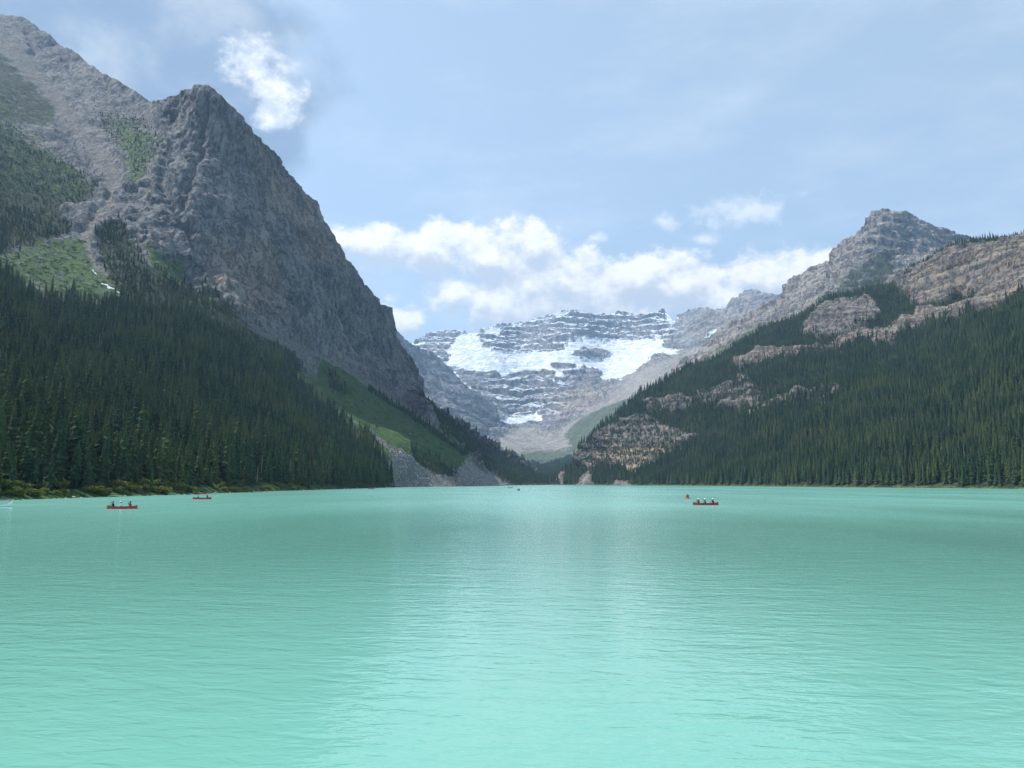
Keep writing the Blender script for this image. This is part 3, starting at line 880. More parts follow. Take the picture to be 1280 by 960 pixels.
def crown_geo(rnd, H, R, whorls, per, hi, bare=0.07, power=0.8, gaps=0.1):
    V, Fc = [], []
    for w in range(whorls):
        t = (w + rnd.uniform(0, 0.8)) / whorls
        h = bare + (0.995 - bare) * t
        r = R * (1 - t) ** power * (0.82 + 0.36 * rnd.random())
        if t < 0.12:
            r *= 0.6 + 3.3 * t
        n = max(3, int(per * (1 - 0.55 * t) + 0.5))
        a0 = rnd.uniform(0, 6.28)
        for k in range(n):
            if rnd.random() < gaps:
                continue
            a = a0 + 6.283 * k / n + rnd.uniform(-0.3, 0.3)
            rr = r * rnd.uniform(0.55, 1.18) + 0.10
            ca, sa = math.cos(a), math.sin(a)
            z0 = h * H + rnd.uniform(-0.2, 0.2)
            droop = rr * rnd.uniform(0.55, 1.05) * (1.15 - 0.5 * t)
            lift = 0.10 * rr * (t > 0.75)
            wd = rr * rnd.uniform(0.30, 0.50) + 0.10
            mid = 0.62

            def pt(u, s, dz):
                return (ca * rr * u - sa * s, sa * rr * u + ca * s, z0 + dz)
            b = len(V)
            V += [pt(0.02, 0, 0.12), pt(mid, wd, -droop * 0.75 - 0.12 * wd), pt(1.0, 0, -droop + lift), pt(mid, -wd, -droop * 0.75 - 0.12 * wd)]
            if hi:
                V += [pt(mid * 0.9, 0, -droop * 0.42)]
                Fc += [(b, b + 1, b + 4), (b + 1, b + 2, b + 4), (b + 2, b + 3, b + 4), (b + 3, b, b + 4)]
            else:
                V += [pt(mid * 0.85, 0, -droop * 0.40)]
                Fc += [(b, b + 4, b + 1), (b + 1, b + 4, b + 2), (b + 2, b + 4, b + 3), (b + 3, b + 4, b)]
    b = len(V)                      # dense inner foliage round the stem
    nr, ns = 6, 7
    for i in range(nr):
        t = i / (nr - 1)
        for k in range(ns):
            rr = (R * 0.60 * (1 - t) ** power * rnd.uniform(0.75, 1.15) + 0.04) * (0.55 if i == 0 else 1)
            V.append((rr * math.cos(6.283 * k / ns + i * 0.4), rr * math.sin(6.283 * k / ns + i * 0.4), (bare + 0.02 + (0.95 - bare) * t) * H + rnd.uniform(-0.3, 0.3) * (i < nr - 1)))
    for i in range(nr - 1):
        for k in range(ns):
            k2 = (k + 1) % ns
            Fc.append((b + i * ns + k, b + i * ns + k2, b + (i + 1) * ns + k2, b + (i + 1) * ns + k))
    b = len(V)                      # leader shoot
    V += [(0.09, 0, H * 0.955), (-0.05, 0.08, H * 0.955), (-0.05, -0.08, H * 0.955), (0, 0, H * 1.02)]
    Fc += [(b, b + 1, b + 3), (b + 1, b + 2, b + 3), (b + 2, b, b + 3)]
    return V, Fc


rnd = random.Random(5)
HI = []
for k in range(7):
    H = 20.0
    R = [2.7, 3.2, 2.5, 3.5, 2.9, 2.6, 3.1][k]
    cv, cf = crown_geo(rnd, H, R, [34, 30, 36, 28, 33, 38, 26][k], 10, True, [0.06, 0.03, 0.12, 0.04, 0.10, 0.05, 0.16][k], [0.8, 0.9, 0.7, 0.95, 0.75, 0.85, 0.65][k], [0.08, 0.1, 0.2, 0.06, 0.16, 0.1, 0.24][k])
    tv, tf = trunk_geo(H, 0.26)
    HI.append((mesh_np('spruce_crown', cv, cf, [M_NEEDLE]), mesh_np('spruce_trunk', tv, tf, [M_BARK])))
LIB = bpy.data.collections.new('tree_library')
for k in range(9):
    H = 20.0
    cv, cf = crown_geo(rnd, H, rnd.uniform(2.6, 3.4), rnd.randint(22, 27), 7, False, rnd.uniform(0.04, 0.16), rnd.uniform(0.65, 0.95), 0.12)
    tv, tf = trunk_geo(H, 0.25, 4)
    nv = len(cv)
    me = mesh_np('a%d_spruce_pattern' % k, cv + tv, cf + [tuple(i + nv for i in f) for f in tf], [M_NEEDLE, M_BARK], [0] * len(cf) + [1] * len(tf))
    LIB.objects.link(bpy.data.objects.new('a%d_spruce_pattern' % k, me))
tv, tf = trunk_geo(17.0, 0.24, 5)
for j in range(26):                 # bare stubs of a dead tree
    a, h, l = rnd.uniform(0, 6.28), rnd.uniform(4, 16), rnd.uniform(0.4, 1.3)
    b = len(tv)
    tv += [(0, 0, h), (0, 0, h + 0.12), (math.cos(a) * l, math.sin(a) * l, h - 0.25)]
    tf += [(b, b + 1, b + 2)]
LIB.objects.link(bpy.data.objects.new('b_dead_spruce_pattern', mesh_np('b_dead_spruce_pattern', tv, tf, [M_SNAG])))
N_LIVE = 9


def sample(tname, key, dens, cell, lo=0.25, px_rng=(-60, 1345), extra=None):
    """points scattered over a mountain where its mask KEY allows, one per CELL metres at most"""
    PX, PY, P, Nn, z = TERRAIN[tname]
    m = z[key]
    a, b, c = P[:-1, :-1], P[1:, :-1], P[:-1, 1:]
    area = np.linalg.norm(np.cross(b - a, c - a), axis=-1)
    area = np.minimum(area, np.percentile(area, 99.8))
    q = 0.25 * (m[:-1, :-1] + m[1:, :-1] + m[:-1, 1:] + m[1:, 1:])
    q = np.where(q < lo, q * 0.08, q)
    w = (area * q * dens)
    w *= (PX[:-1, :-1] > px_rng[0]) & (PX[:-1, :-1] < px_rng[1])
    if extra is not None:
        w = w * extra(PX, PY, P, z)[:-1, :-1]
    cnt = RNG.poisson(np.minimum(w, 40))
    ii, jj = np.nonzero(cnt)
    rep = cnt[ii, jj]
    ii, jj = np.repeat(ii, rep), np.repeat(jj, rep)
    u, v = RNG.random(len(ii))[:, None], RNG.random(len(ii))[:, None]
    pts = (P[ii, jj] * (1 - u) + P[ii + 1, jj] * u) * (1 - v) + (P[ii, jj + 1] * (1 - u) + P[ii + 1, jj + 1] * u) * v
    ck = np.floor(pts[:, :2] / cell).astype(np.int64)
    _, first = np.unique(ck[:, 0] * 1000003 + ck[:, 1], return_index=True)
    first = RNG.permutation(first)
    return pts[first], ii[first], jj[first]


def gn_scatter(name, pts, scl, idx, lib, label, cat, tilt=0.03, spin3=False, mat=None):
    me = bpy.data.meshes.new(name)
    n = len(pts)
    me.vertices.add(n)
    me.vertices.foreach_set('co', pts.astype(np.float32).ravel())
    rot_ = np.stack([RNG.normal(0, tilt, n), RNG.normal(0, tilt, n), RNG.uniform(0, 6.283, n)], 1)
    if spin3:
        rot_ = RNG.uniform(0, 6.283, (n, 3))
    a = me.attributes.new('rot', 'FLOAT_VECTOR', 'POINT'); a.data.foreach_set('vector', rot_.astype(np.float32).ravel())
    a = me.attributes.new('scl', 'FLOAT_VECTOR', 'POINT'); a.data.foreach_set('vector', scl.astype(np.float32).ravel())
    a = me.attributes.new('pick', 'INT', 'POINT'); a.data.foreach_set('value', idx.astype(np.int32))
    o = bpy.data.objects.new(name, me)
    COL.objects.link(o)
    ng = bpy.data.node_groups.new(name + '_scatter', 'GeometryNodeTree')
    ng.interface.new_socket('Geometry', in_out='INPUT', socket_type='NodeSocketGeometry')
    ng.interface.new_socket('Geometry', in_out='OUTPUT', socket_type='NodeSocketGeometry')
    G = NT(ng)
    gi, go = G('NodeGroupInput'), G('NodeGroupOutput')
    ci = G('GeometryNodeCollectionInfo', dict(transform_space='ORIGINAL'))
    ci.inputs['Collection'].default_value = lib
    ci.inputs['Separate Children'].default_value = True
    ci.inputs['Reset Children'].default_value = True
    iop = G('GeometryNodeInstanceOnPoints')
    iop.inputs['Pick Instance'].default_value = True

    def named(nm, dt):
        nn = G('GeometryNodeInputNamedAttribute', dict(data_type=dt))
        nn.inputs['Name'].default_value = nm
        return nn.outputs['Attribute']
    eu = G('FunctionNodeEulerToRotation')
    L = ng.links
    L.new(named('rot', 'FLOAT_VECTOR'), eu.inputs[0])
    L.new(gi.outputs[0], iop.inputs['Points'])
    L.new(ci.outputs[0], iop.inputs['Instance'])
    L.new(named('pick', 'INT'), iop.inputs['Instance Index'])
    L.new(eu.outputs[0], iop.inputs['Rotation'])
    L.new(named('scl', 'FLOAT_VECTOR'), iop.inputs['Scale'])
    L.new(iop.outputs[0], go.inputs[0])
    md = o.modifiers.new('scatter', 'NODES')
    md.node_group = ng
    return tag(o, label, cat, kind='stuff')


def heights(n, lo, hi):
    return lo + (hi - lo) * RNG.beta(1.3, 1.5, n)


def tree_scale(h):
    s_ = h / 20.0
    w_ = s_ * RNG.uniform(0.85, 1.2, len(h)) * (1.0 + 0.25 * np.clip(1 - s_, 0, 1))
    return np.stack([w_, w_, s_], 1)


def picks(n, dead=0.02):
    k = RNG.integers(0, N_LIVE, n)
    return np.where(RNG.random(n) < dead, N_LIVE, k)


# forest on the near mountain
def near_extra(PX, PY, P, z):
    shore = sstep(P[..., 2], 1.2, 4.5)
    return np.where(z['near'] > 0.4, 1.0, 0.55) * np.maximum(shore, 0.10) * (P[..., 2] > 0.5)


pts, ii, jj = sample('near_mountain', 'forest', 0.065, 4.6, extra=near_extra)
zz = TERRAIN['near_mountain'][4]
isnear = zz['near'][ii, jj] > 0.5
hh = np.where(isnear, heights(len(pts), 11, 26), heights(len(pts), 6, 14))
hh *= np.where(pts[:, 2] > 420, 0.6, 1.0) * (0.95 + 0.75 * fbm(pts / 28.0 + 4, 3))
hh *= np.where((pts[:, 2] < 3.5), 0.65, 1.0)
tx, ty = to_px(pts)
size = hh / pts[:, 1]
big = np.where(isnear & (tx > 2) & (tx < 520), size, 0)
order = np.argsort(-big)[:300]
own = np.zeros(len(pts), bool)
own[order] = True
g = 'individual spruces of the shore forest'
for n_, i in enumerate(order):
    cm, tm = HI[n_ % len(HI)] if n_ % 3 else HI[random.randrange(len(HI))]
    t = bpy.data.objects.new('spruce_tree', None)
    COL.objects.link(t)
    t.empty_display_size = 0.5
    t.location = pts[i]
    s_ = hh[i] / 20.0
    w_ = s_ * random.uniform(0.95, 1.3)
    t.scale = (w_, w_, s_)
    t.rotation_euler = (random.gauss(0, 0.02), random.gauss(0, 0.02), random.uniform(0, 6.28))
    z_ = pts[i][2]
    if z_ < 4.5:
        tag(t, 'small dark spruce standing among the yellow-green lakeshore bushes', 'tree', 'spruces among the shore bushes')
    elif z_ < 12:
        tag(t, 'dark green spruce in the first rows of forest just above the shore bushes', 'tree', 'spruces in the first rows of the shore forest')
    else:
        tag(t, 'dark green spruce higher in the shore forest, rising behind the first rows', 'tree', 'spruces higher in the shore forest')
    for nm, me in (('crown', cm), ('trunk', tm)):
        c = bpy.data.objects.new(nm, me)
        COL.objects.link(c)
        c.parent = t
rest = ~own
gn_scatter('spruce_forest', pts[rest], tree_scale(hh[rest]), picks(int(rest.sum()), 0.012), LIB,
           'dense dark spruce forest covering the slopes under the grey cliff', 'forest')
print('left trees', len(pts))

pr, ii, jj = sample('forested_mountain', 'forest', 0.045, 5.0)
gn_scatter('mountainside_forest', pr, tree_scale(heights(len(pr), 13, 26) * np.where(pr[:, 2] > 330, 0.75, 1.0) * np.where(TERRAIN['forested_mountain'][4]['near'][ii, jj] > 0.45, 0.5, 1.0)), picks(len(pr), 0.035), LIB,
           'blue-green spruce forest blanketing the mountainside with the tan outcrops', 'forest')
pv, ii, jj = sample('valley_floor', 'forest', 0.03, 5.0)
gn_scatter('valley_forest', pv, tree_scale(heights(len(pv), 12, 22)), picks(len(pv), 0.0), LIB,
           'dark spruce wood on the flat at the far end of the lake', 'forest')
pc, ii, jj = sample('limestone_peak', 'forest', 0.012, 9.0, lo=0.02)
print('right', len(pr), 'valley', len(pv), 'peak', len(pc))

# ------------------------------------------------------------------ bushes, stones and driftwood on the near shore
M_BUSH = needle_mat('willow_leaves', (0.10, 0.155, 0.036), (0.16, 0.20, 0.048), (0.24, 0.24, 0.07))
M_STEM = simple_mat('willow_stem', (0.14, 0.11, 0.08), 0.9)


def bush_geo(rnd, n):
    V, Fc = [], []
    lobes = [(rnd.uniform(-0.6, 0.6), rnd.uniform(-0.5, 0.5), rnd.uniform(0.35, 0.8), rnd.uniform(0.3, 0.5)) for _ in range(7)]
    for i in range(n):
        lx, ly, lz, lr = rnd.choice(lobes)
        th, cz = rnd.uniform(0, 6.28), rnd.uniform(-0.9, 1)
        rr = lr * rnd.uniform(0.65, 1.08)
        q = math.sqrt(1 - cz * cz)
        c = Vector((lx + rr * q * math.cos(th), ly + rr * q * math.sin(th), max(0.03, lz + rr * cz)))
        s_ = rnd.uniform(0.05, 0.11)
        a = Vector((rnd.gauss(0, 1), rnd.gauss(0, 1), rnd.gauss(0, 0.6))).normalized()
        b = a.cross(Vector((rnd.gauss(0, 1), rnd.gauss(0, 1), rnd.gauss(0, 1)))).normalized()
        k = len(V)
        V += [tuple(c - a * s_ * 1.5), tuple(c + b * s_ * 0.7), tuple(c + a * s_ * 1.5), tuple(c - b * s_ * 0.7)]
        Fc.append((k, k + 1, k + 2, k + 3))
    return V, Fc


def stem_geo(rnd):
    V, Fc = [], []
    for j in range(5):
        a, l = rnd.uniform(0, 6.28), rnd.uniform(0.5, 0.9)
        tip = Vector((math.cos(a) * 0.4, math.sin(a) * 0.4, l))
        b = len(V)
        for (p, r) in ((Vector((0, 0, -0.15)), 0.03), (tip * 0.5 + Vector((0, 0, 0.05)), 0.02), (tip, 0.006)):
            for k in range(4):
                V.append((p.x + r * math.cos(k * 1.571), p.y + r * math.sin(k * 1.571), p.z))
        for s_ in range(2):
            for k in range(4):
                k2 = (k + 1) % 4
                Fc.append((b + s_ * 4 + k, b + s_ * 4 + k2, b + s_ * 4 + 4 + k2, b + s_ * 4 + 4 + k))
    return V, Fc


BUSH = [(mesh_np('bush_foliage', *bush_geo(rnd, 620), [M_BUSH]), mesh_np('bush_stems', *stem_geo(rnd), [M_STEM])) for _ in range(5)]
_PX, _PY, _P, _n, _z = TERRAIN['near_mountain']
_sel = (_P[..., 2] < 12) & (_P[..., 1] < 1500)
_pl = _P[_sel]


def ground_z(x, y):
    d = (_pl[:, 0] - x) ** 2 + (_pl[:, 1] - y) ** 2
    k = np.argsort(d)[:4]
    w = 1 / (d[k] + 0.05)
    return float((_pl[k, 2] * w).sum() / w.sum())


def shore_x(D):
    return float(np.interp(D, [q[1] for q in SHORE_L], [q[0] for q in SHORE_L]))


bushes = []
for k in range(110):
    D = 192 + 330 * rnd.random() ** 1.5
    off = rnd.uniform(1.2, 12.0)
    bushes.append((shore_x(D) - off, D, rnd.uniform(1.4, 3.3) * (1.0 if D < 320 else 0.8)))
bushes.sort(key=lambda b: b[1])
for k, (x, D, h) in enumerate(bushes):
    fm, sm = BUSH[k % 5]
    t = bpy.data.objects.new('willow_bush', None)
    COL.objects.link(t)
    t.location = (x, D, ground_z(x, D) - 0.05)
    t.scale = (h * rnd.uniform(0.9, 1.4), h * rnd.uniform(0.9, 1.4), h * 0.85)
    t.rotation_euler = (0, 0, rnd.uniform(0, 6.28))
    tag(t, 'leafy yellow-green willow bush on the bank under the shore spruces', 'bush', 'willow bushes along the shore')
    for nm, me in (('foliage', fm), ('stem', sm)):
        c = bpy.data.objects.new(nm, me)
        COL.objects.link(c)
        c.parent = t

SHL = bpy.data.collections.new('shrub_library')
M_ALDER = needle_mat('alder_leaves', (0.030, 0.062, 0.022), (0.050, 0.088, 0.030), (0.085, 0.110, 0.040))
for k in range(4):
    SHL.objects.link(bpy.data.objects.new('s%d_alder_pattern' % k, mesh_np('s%d_alder_pattern' % k, *bush_geo(rnd, 150), [M_ALDER])))
pa, ii, jj = sample('near_mountain', 'shrub', 0.035, 3.0, lo=0.15)
sa_ = RNG.uniform(1.0, 2.6, len(pa))[:, None] * RNG.uniform(0.8, 1.25, (len(pa), 3)) * np.array([1.3, 1.3, 0.8])
gn_scatter('alder_scrub', pa, sa_, RNG.integers(0, 4, len(pa)), SHL, 'low green alder scrub patching the avalanche meadows under the cliff', 'scrub')
print('scrub', len(pa))
M_STONE = simple_mat('pale_quartzite', (0.36, 0.34, 0.32), 0.9, 0.4, 1.2)
STL = bpy.data.collections.new('stone_library')


def stone_mesh(name, seed, mat=M_STONE):
    r_ = random.Random(seed)
    import bmesh
    bm = bmesh.new()
    bmesh.ops.create_icosphere(bm, subdivisions=1, radius=0.5)
    for v in bm.verts:
        v.co *= r_.uniform(0.72, 1.2)
        v.co.z *= 0.7
    me = bpy.data.meshes.new(name)
    bm.to_mesh(me)
    bm.free()
    me.materials.append(mat)
    return me


for k in range(5):
    STL.objects.link(bpy.data.objects.new('c%d_stone_pattern' % k, stone_mesh('c%d_stone_pattern' % k, k)))
sp = []
for k in range(900):
    D = 190 + 720 * rnd.random() ** 1.3
    x = shore_x(D) + rnd.gauss(0.0, 0.9)
    sp.append((x, D, max(-0.05, min(0.5, -(x - shore_x(D)) * 0.25)) - 0.05))
sp = np.array(sp)
ss = RNG.lognormal(-0.75, 0.5, len(sp))[:, None] * RNG.uniform(0.7, 1.3, (len(sp), 3))
gn_scatter('shore_stones', sp, ss, RNG.integers(0, 5, len(sp)), STL, 'pale stones strewn along the waterline below the willow bushes', 'stones')


def scree_extra(PX, PY, P, z):
    return ((PX > 470) & (PY > 545)).astype(float)


ps, ii, jj = sample('near_mountain', 'scree', 0.16, 1.5, extra=scree_extra, px_rng=(470, 660))
ss = RNG.lognormal(0.15, 0.5, len(ps))[:, None] * RNG.uniform(0.7, 1.3, (len(ps), 3))
gn_scatter('scree_boulders', ps, ss, RNG.integers(0, 5, len(ps)), STL, 'grey boulders of the rockslide fan running down into the lake', 'boulders', spin3=True)
print('scree', len(ps))

M_DRIFT = simple_mat('bleached_driftwood', (0.46, 0.42, 0.36), 0.85, 0.25, 2.0)


def log_mesh(L, r, seed):
    r_ = random.Random(seed)
    V, Fc = [], []
    for i in range(9):
        t = i / 8
        rad = r * (1 - 0.5 * t) * r_.uniform(0.88, 1.12)
        cy, cz = 0.12 * math.sin(t * 3 + seed), 0.05 * math.sin(t * 5)
        for k in range(8):
            a = 6.283 * k / 8
            V.append(((t - 0.5) * L, cy + rad * math.cos(a), cz + rad * math.sin(a)))
    for i in range(8):
        for k in range(8):
            k2 = (k + 1) % 8
            Fc.append((i * 8 + k, i * 8 + k2, i * 8 + 8 + k2, i * 8 + 8 + k))
    Fc += [tuple(range(7, -1, -1)), tuple(range(64, 72))]
    for j in range(3):
        t = 0.25 + 0.22 * j
        b = len(V)
        x0 = (t - 0.5) * L
        V += [(x0, 0, r * 0.4), (x0 + 0.16, 0.05, r * 0.4), (x0 + 0.05, -0.1, r * 0.4), (x0 + 0.25, r_.uniform(-.5, .5), r + r_.uniform(.3, .8))]
        Fc += [(b, b + 1, b + 3), (b + 1, b + 2, b + 3), (b + 2, b, b + 3)]
    return mesh_np('driftwood_log', V, Fc, [M_DRIFT], smooth=False)


for k, (D, L, rz, lab) in enumerate([(205, 9, 1.35, 'long bleached driftwood log on the bank just behind the white canoe'),
                                     (262, 11, 1.62, 'bleached driftwood log at the waterline behind the canoe with three paddlers'),
                                     (330, 7, 1.2, 'short bleached driftwood log beside the canoe drawn up at the bank'),
                                     (420, 9, 1.9, 'bleached driftwood log lying askew at the waterline beyond the beached canoe')]):
    o = bpy.data.objects.new('driftwood_log', log_mesh(L, 0.22, k))
    COL.objects.link(o)
    x = shore_x(D) - 0.2
    o.location = (x, D, 0.22)
    o.rotation_euler = (0, 0, rz)
    tag(o, lab, 'log')

# ------------------------------------------------------------------ canoes, paddlers, paddles
M_RED = simple_mat('red_canoe_hull', (0.55, 0.022, 0.035), 0.35, 0.12, 1.0, 0.5)
M_REDIN = simple_mat('canoe_inside', (0.42, 0.05, 0.05), 0.6, 0.15)
M_WHITE = simple_mat('white_canoe_hull', (0.80, 0.81, 0.80), 0.35, 0.04, 1.0, 0.5)
M_WOOD = simple_mat('varnished_ash', (0.42, 0.27, 0.13), 0.5, 0.2, 6.0)
M_BLACK = simple_mat('black_fabric', (0.012, 0.013, 0.016), 0.9, 0.2)
M_DARK = simple_mat('dark_trousers', (0.03, 0.034, 0.045), 0.9, 0.2)
M_MAROON = simple_mat('maroon_vest', (0.16, 0.012, 0.022), 0.85, 0.2)
M_VEST = simple_mat('red_vest', (0.52, 0.035, 0.05), 0.8, 0.2)
M_CLOTH = simple_mat('white_cotton', (0.78, 0.78, 0.76), 0.9, 0.06)
M_SKIN = simple_mat('skin', (0.45, 0.27, 0.19), 0.6, 0.1)
M_HAIR = simple_mat('dark_hair', (0.02, 0.014, 0.010), 0.7, 0.2)


def part(name, me, parent):
    c = bpy.data.objects.new(name, me)
    COL.objects.link(c)
    c.parent = parent
    return c


def hull_profile(L, B, upturn):
    st = []
    for i in range(33):
        t = -1 + 2 * i / 32
        e = abs(t)
        half = B / 2 * max(0.0, 1 - e ** 2.3) ** 0.75 + 0.012
        sheer = 0.40 + upturn * e ** (4 if upturn < 0.5 else 7)
        keel = -0.12 + (0.10 if upturn < 0.5 else 0.22) * e ** 6
        x = t * L / 2 * (1 - 0.0)
        st.append((x, half, sheer, keel, e))
    return st


def hull_mesh(L, B, upturn, mat, mat_in):
    V, Fc, mi = [], [], []
    st = hull_profile(L, B, upturn)
    K = 13
    for side in (0, 1):
        sh = 0.0 if side == 0 else 0.025
        for (x, half, sheer, keel, e) in st:
            for k in range(K):
                u = -1 + 2 * k / (K - 1)
                w = math.copysign(abs(math.sin(u * math.pi / 2)) ** 0.8, u)
                zz_ = keel + (sheer - keel) * abs(u) ** 2.6
                bow = (e ** 8) * 0.25 * abs(u) ** 1.5 * (1 if x > 0 else -1) * (-0.5 if upturn < 0.5 else 1.0)
                V.append((x + bow, max(half - sh, 0.004) * w, zz_ + sh * (1 - abs(u))))
    n = len(st)
    for side in (0, 1):
        o_ = side * n * K
        for i in range(n - 1):
            for k in range(K - 1):
                a = o_ + i * K + k
                q = (a, a + K, a + K + 1, a + 1)
                Fc.append(q if side else q[::-1])
                mi.append(side)
    for i in range(n - 1):
        for k in (0, K - 1):
            a = i * K + k
            Fc.append((a, a + K, a + K + n * K, a + n * K))
            mi.append(0)
    return mesh_np('canoe_hull', V, Fc, [mat, mat_in], mi, True)


def tube(path, r, sides=6):
    V, Fc = [], []
    pts_ = [Vector(p) for p in path]
    for i, p in enumerate(pts_):
        d = (pts_[min(i + 1, len(pts_) - 1)] - pts_[max(i - 1, 0)]).normalized()
        a = d.cross(Vector((0, 0, 1)))
        a = a.normalized() if a.length > 1e-4 else Vector((1, 0, 0))
        b = d.cross(a)
        rr = r[i] if isinstance(r, (list, tuple)) else r
        for k in range(sides):
            th = 6.283 * k / sides
            V.append(tuple(p + a * rr * math.cos(th) + b * rr * math.sin(th)))
    for i in range(len(pts_) - 1):
        for k in range(sides):
            k2 = (k + 1) % sides
            Fc.append((i * sides + k, i * sides + k2, (i + 1) * sides + k2, (i + 1) * sides + k))
    Fc += [tuple(range(sides))[::-1], tuple(range((len(pts_) - 1) * sides, len(pts_) * sides))]
    return V, Fc


def box_geo(cx, cy, cz, sx, sy, sz):
    V = [(cx + dx * sx / 2, cy + dy * sy / 2, cz + dz * sz / 2) for dx in (-1, 1) for dy in (-1, 1) for dz in (-1, 1)]
    return V, [(0, 1, 3, 2), (4, 6, 7, 5), (0, 4, 5, 1), (2, 3, 7, 6), (0, 2, 6, 4), (1, 5, 7, 3)]


_cache = {}


def canoe(label, pos_, heading, seats, L=5.4, B=0.95, upturn=0.24, color='red', plate=True):
    key = (L, B, upturn, color)
    if key not in _cache:
        st = hull_profile(L, B, upturn)
        hm = hull_mesh(L, B, upturn, M_RED if color == 'red' else M_WHITE, M_REDIN if color == 'red' else M_WOOD)
        gun = [mesh_np('gunwale', *tube([(x + (e ** 8) * 0.25 * (1 if x > 0 else -1) * (-0.5 if upturn < 0.5 else 1.0), s_ * half, sheer) for (x, half, sheer, keel, e) in st], 0.02), [M_WOOD if color != 'red' else M_BLACK]) for s_ in (-1, 1)]
        dk = []
        for s_ in (-1, 1):
            e = [q for q in st if q[0] * s_ > L * 0.41]
            V = [(q[0], sd * max(q[1] - 0.03, 0.003), q[2] - 0.012) for q in e for sd in (-1, 1)]
            Fq = [(2 * i, 2 * i + 2, 2 * i + 3, 2 * i + 1) for i in range(len(e) - 1)]
            dk.append(mesh_np('end_deck', V, Fq, [M_CLOTH if s_ > 0 or color != 'red' else M_BLACK]))
        _cache[key] = (hm, gun, dk)
    hm, gun, dk = _cache[key]
    t = bpy.data.objects.new('canoe', None)
    COL.objects.link(t)
    t.location = pos_
    t.rotation_euler = (0, 0, heading)
    tag(t, label, 'canoe', 'canoes on the lake')
    part('hull', hm, t)
    for gm in gun:
        part('gunwale', gm, t)
    for d_ in dk:
        part('end_deck', d_, t)
    for sx in seats:
        half = B / 2 * max(0.0, 1 - abs(sx / (L / 2)) ** 2.3) ** 0.75
        part('seat', mesh_np('canoe_seat', *box_geo(sx, 0, 0.235, 0.26, 2 * half - 0.02, 0.03), [M_WOOD]), t)
    part('thwart', mesh_np('canoe_thwart', *box_geo(0.45, 0, 0.385, 0.06, B - 0.04, 0.025), [M_WOOD]), t)
    return t


def person_mesh(pose):
    """seated figure facing +X, its seat at z = 0; one skinned surface"""
    if pose in _cache:
        return _cache[pose]
    s_ = {'paddle_a': 1, 'paddle_b': -1, 'rest': 0}[pose]
    J = {'pel': (0, 0, 0.09), 'spi': (0.03, 0, 0.28), 'che': (0.07, 0, 0.47), 'nec': (0.085, 0, 0.61), 'hd0': (0.10, 0, 0.69), 'hd1': (0.105, 0, 0.79), 'hd2': (0.10, 0, 0.87)}
    R = {'pel': 0.155, 'spi': 0.14, 'che': 0.155, 'nec': 0.062, 'hd0': 0.075, 'hd1': 0.105, 'hd2': 0.075}
    E = [('pel', 'spi'), ('spi', 'che'), ('che', 'nec'), ('nec', 'hd0'), ('hd0', 'hd1'), ('hd1', 'hd2')]
    J['nose'] = (0.215, 0, 0.775); R['nose'] = 0.018; E.append(('hd1', 'nose'))
    for q, sd in (('l', 1), ('r', -1)):
        J['hip' + q] = (0.06, 0.10 * sd, 0.07); R['hip' + q] = 0.10
        J['kne' + q] = (0.44, 0.16 * sd, 0.10); R['kne' + q] = 0.072
        J['ank' + q] = (0.55, 0.15 * sd, -0.16); R['ank' + q] = 0.05
        J['toe' + q] = (0.72, 0.15 * sd, -0.18); R['toe' + q] = 0.042
        J['sho' + q] = (0.07, 0.20 * sd, 0.53); R['sho' + q] = 0.075
        if s_ == 0:
            el_, ha = (0.10, 0.27 * sd, 0.27), (0.33, 0.17 * sd, 0.19)
        elif sd == s_:
            el_, ha = (0.22, 0.36 * sd, 0.33), (0.42, 0.42 * sd, 0.25)
        else:
            el_, ha = (0.27, 0.24 * sd, 0.62), (0.40, 0.12 * s_, 0.74)
        J['elb' + q] = el_; R['elb' + q] = 0.052
        J['wri' + q] = tuple(Vector(el_).lerp(Vector(ha), 0.85)); R['wri' + q] = 0.036
        J['han' + q] = ha; R['han' + q] = 0.045
        E += [('pel', 'hip' + q), ('hip' + q, 'kne' + q), ('kne' + q, 'ank' + q), ('ank' + q, 'toe' + q), ('che', 'sho' + q), ('sho' + q, 'elb' + q), ('elb' + q, 'wri' + q), ('wri' + q, 'han' + q)]
    names = list(J)
    me = bpy.data.meshes.new('sk')
    me.from_pydata([J[n] for n in names], [(names.index(a), names.index(b)) for a, b in E], [])
    ob = bpy.data.objects.new('sk', me)
    COL.objects.link(ob)
    ob.modifiers.new('s', 'SKIN')
    for i, n in enumerate(names):
        me.skin_vertices[0].data[i].radius = (R[n], R[n] * (1.25 if n in ('che', 'pel') else 1.0)) if n != 'che' else (0.13, 0.18)
    me.skin_vertices[0].data[0].use_root = True
    sb = ob.modifiers.new('u', 'SUBSURF')
    sb.levels = sb.render_levels = 2
    dg = bpy.context.evaluated_depsgraph_get()
    res = bpy.data.meshes.new_from_object(ob.evaluated_get(dg))
    res.name = 'person_' + pose
    bpy.data.objects.remove(ob)
    for m in (M_SKIN, M_CLOTH, M_DARK):
        res.materials.append(m)
    hands = [Vector(J['hanl']), Vector(J['hanr'])]
    for p in res.polygons:
        c = p.center
        k = 1
        if c.z > 0.60 and abs(c.y) < 0.14 and c.x < 0.26:
            k = 0
        if min((c - h_).length for h_ in hands) < 0.10:
            k = 0
        if c.z < 0.17 and k == 1 and min((c - h_).length for h_ in hands) > 0.14:
            k = 2
        p.material_index = k
        p.use_smooth = True
    _cache[pose] = res
    return res


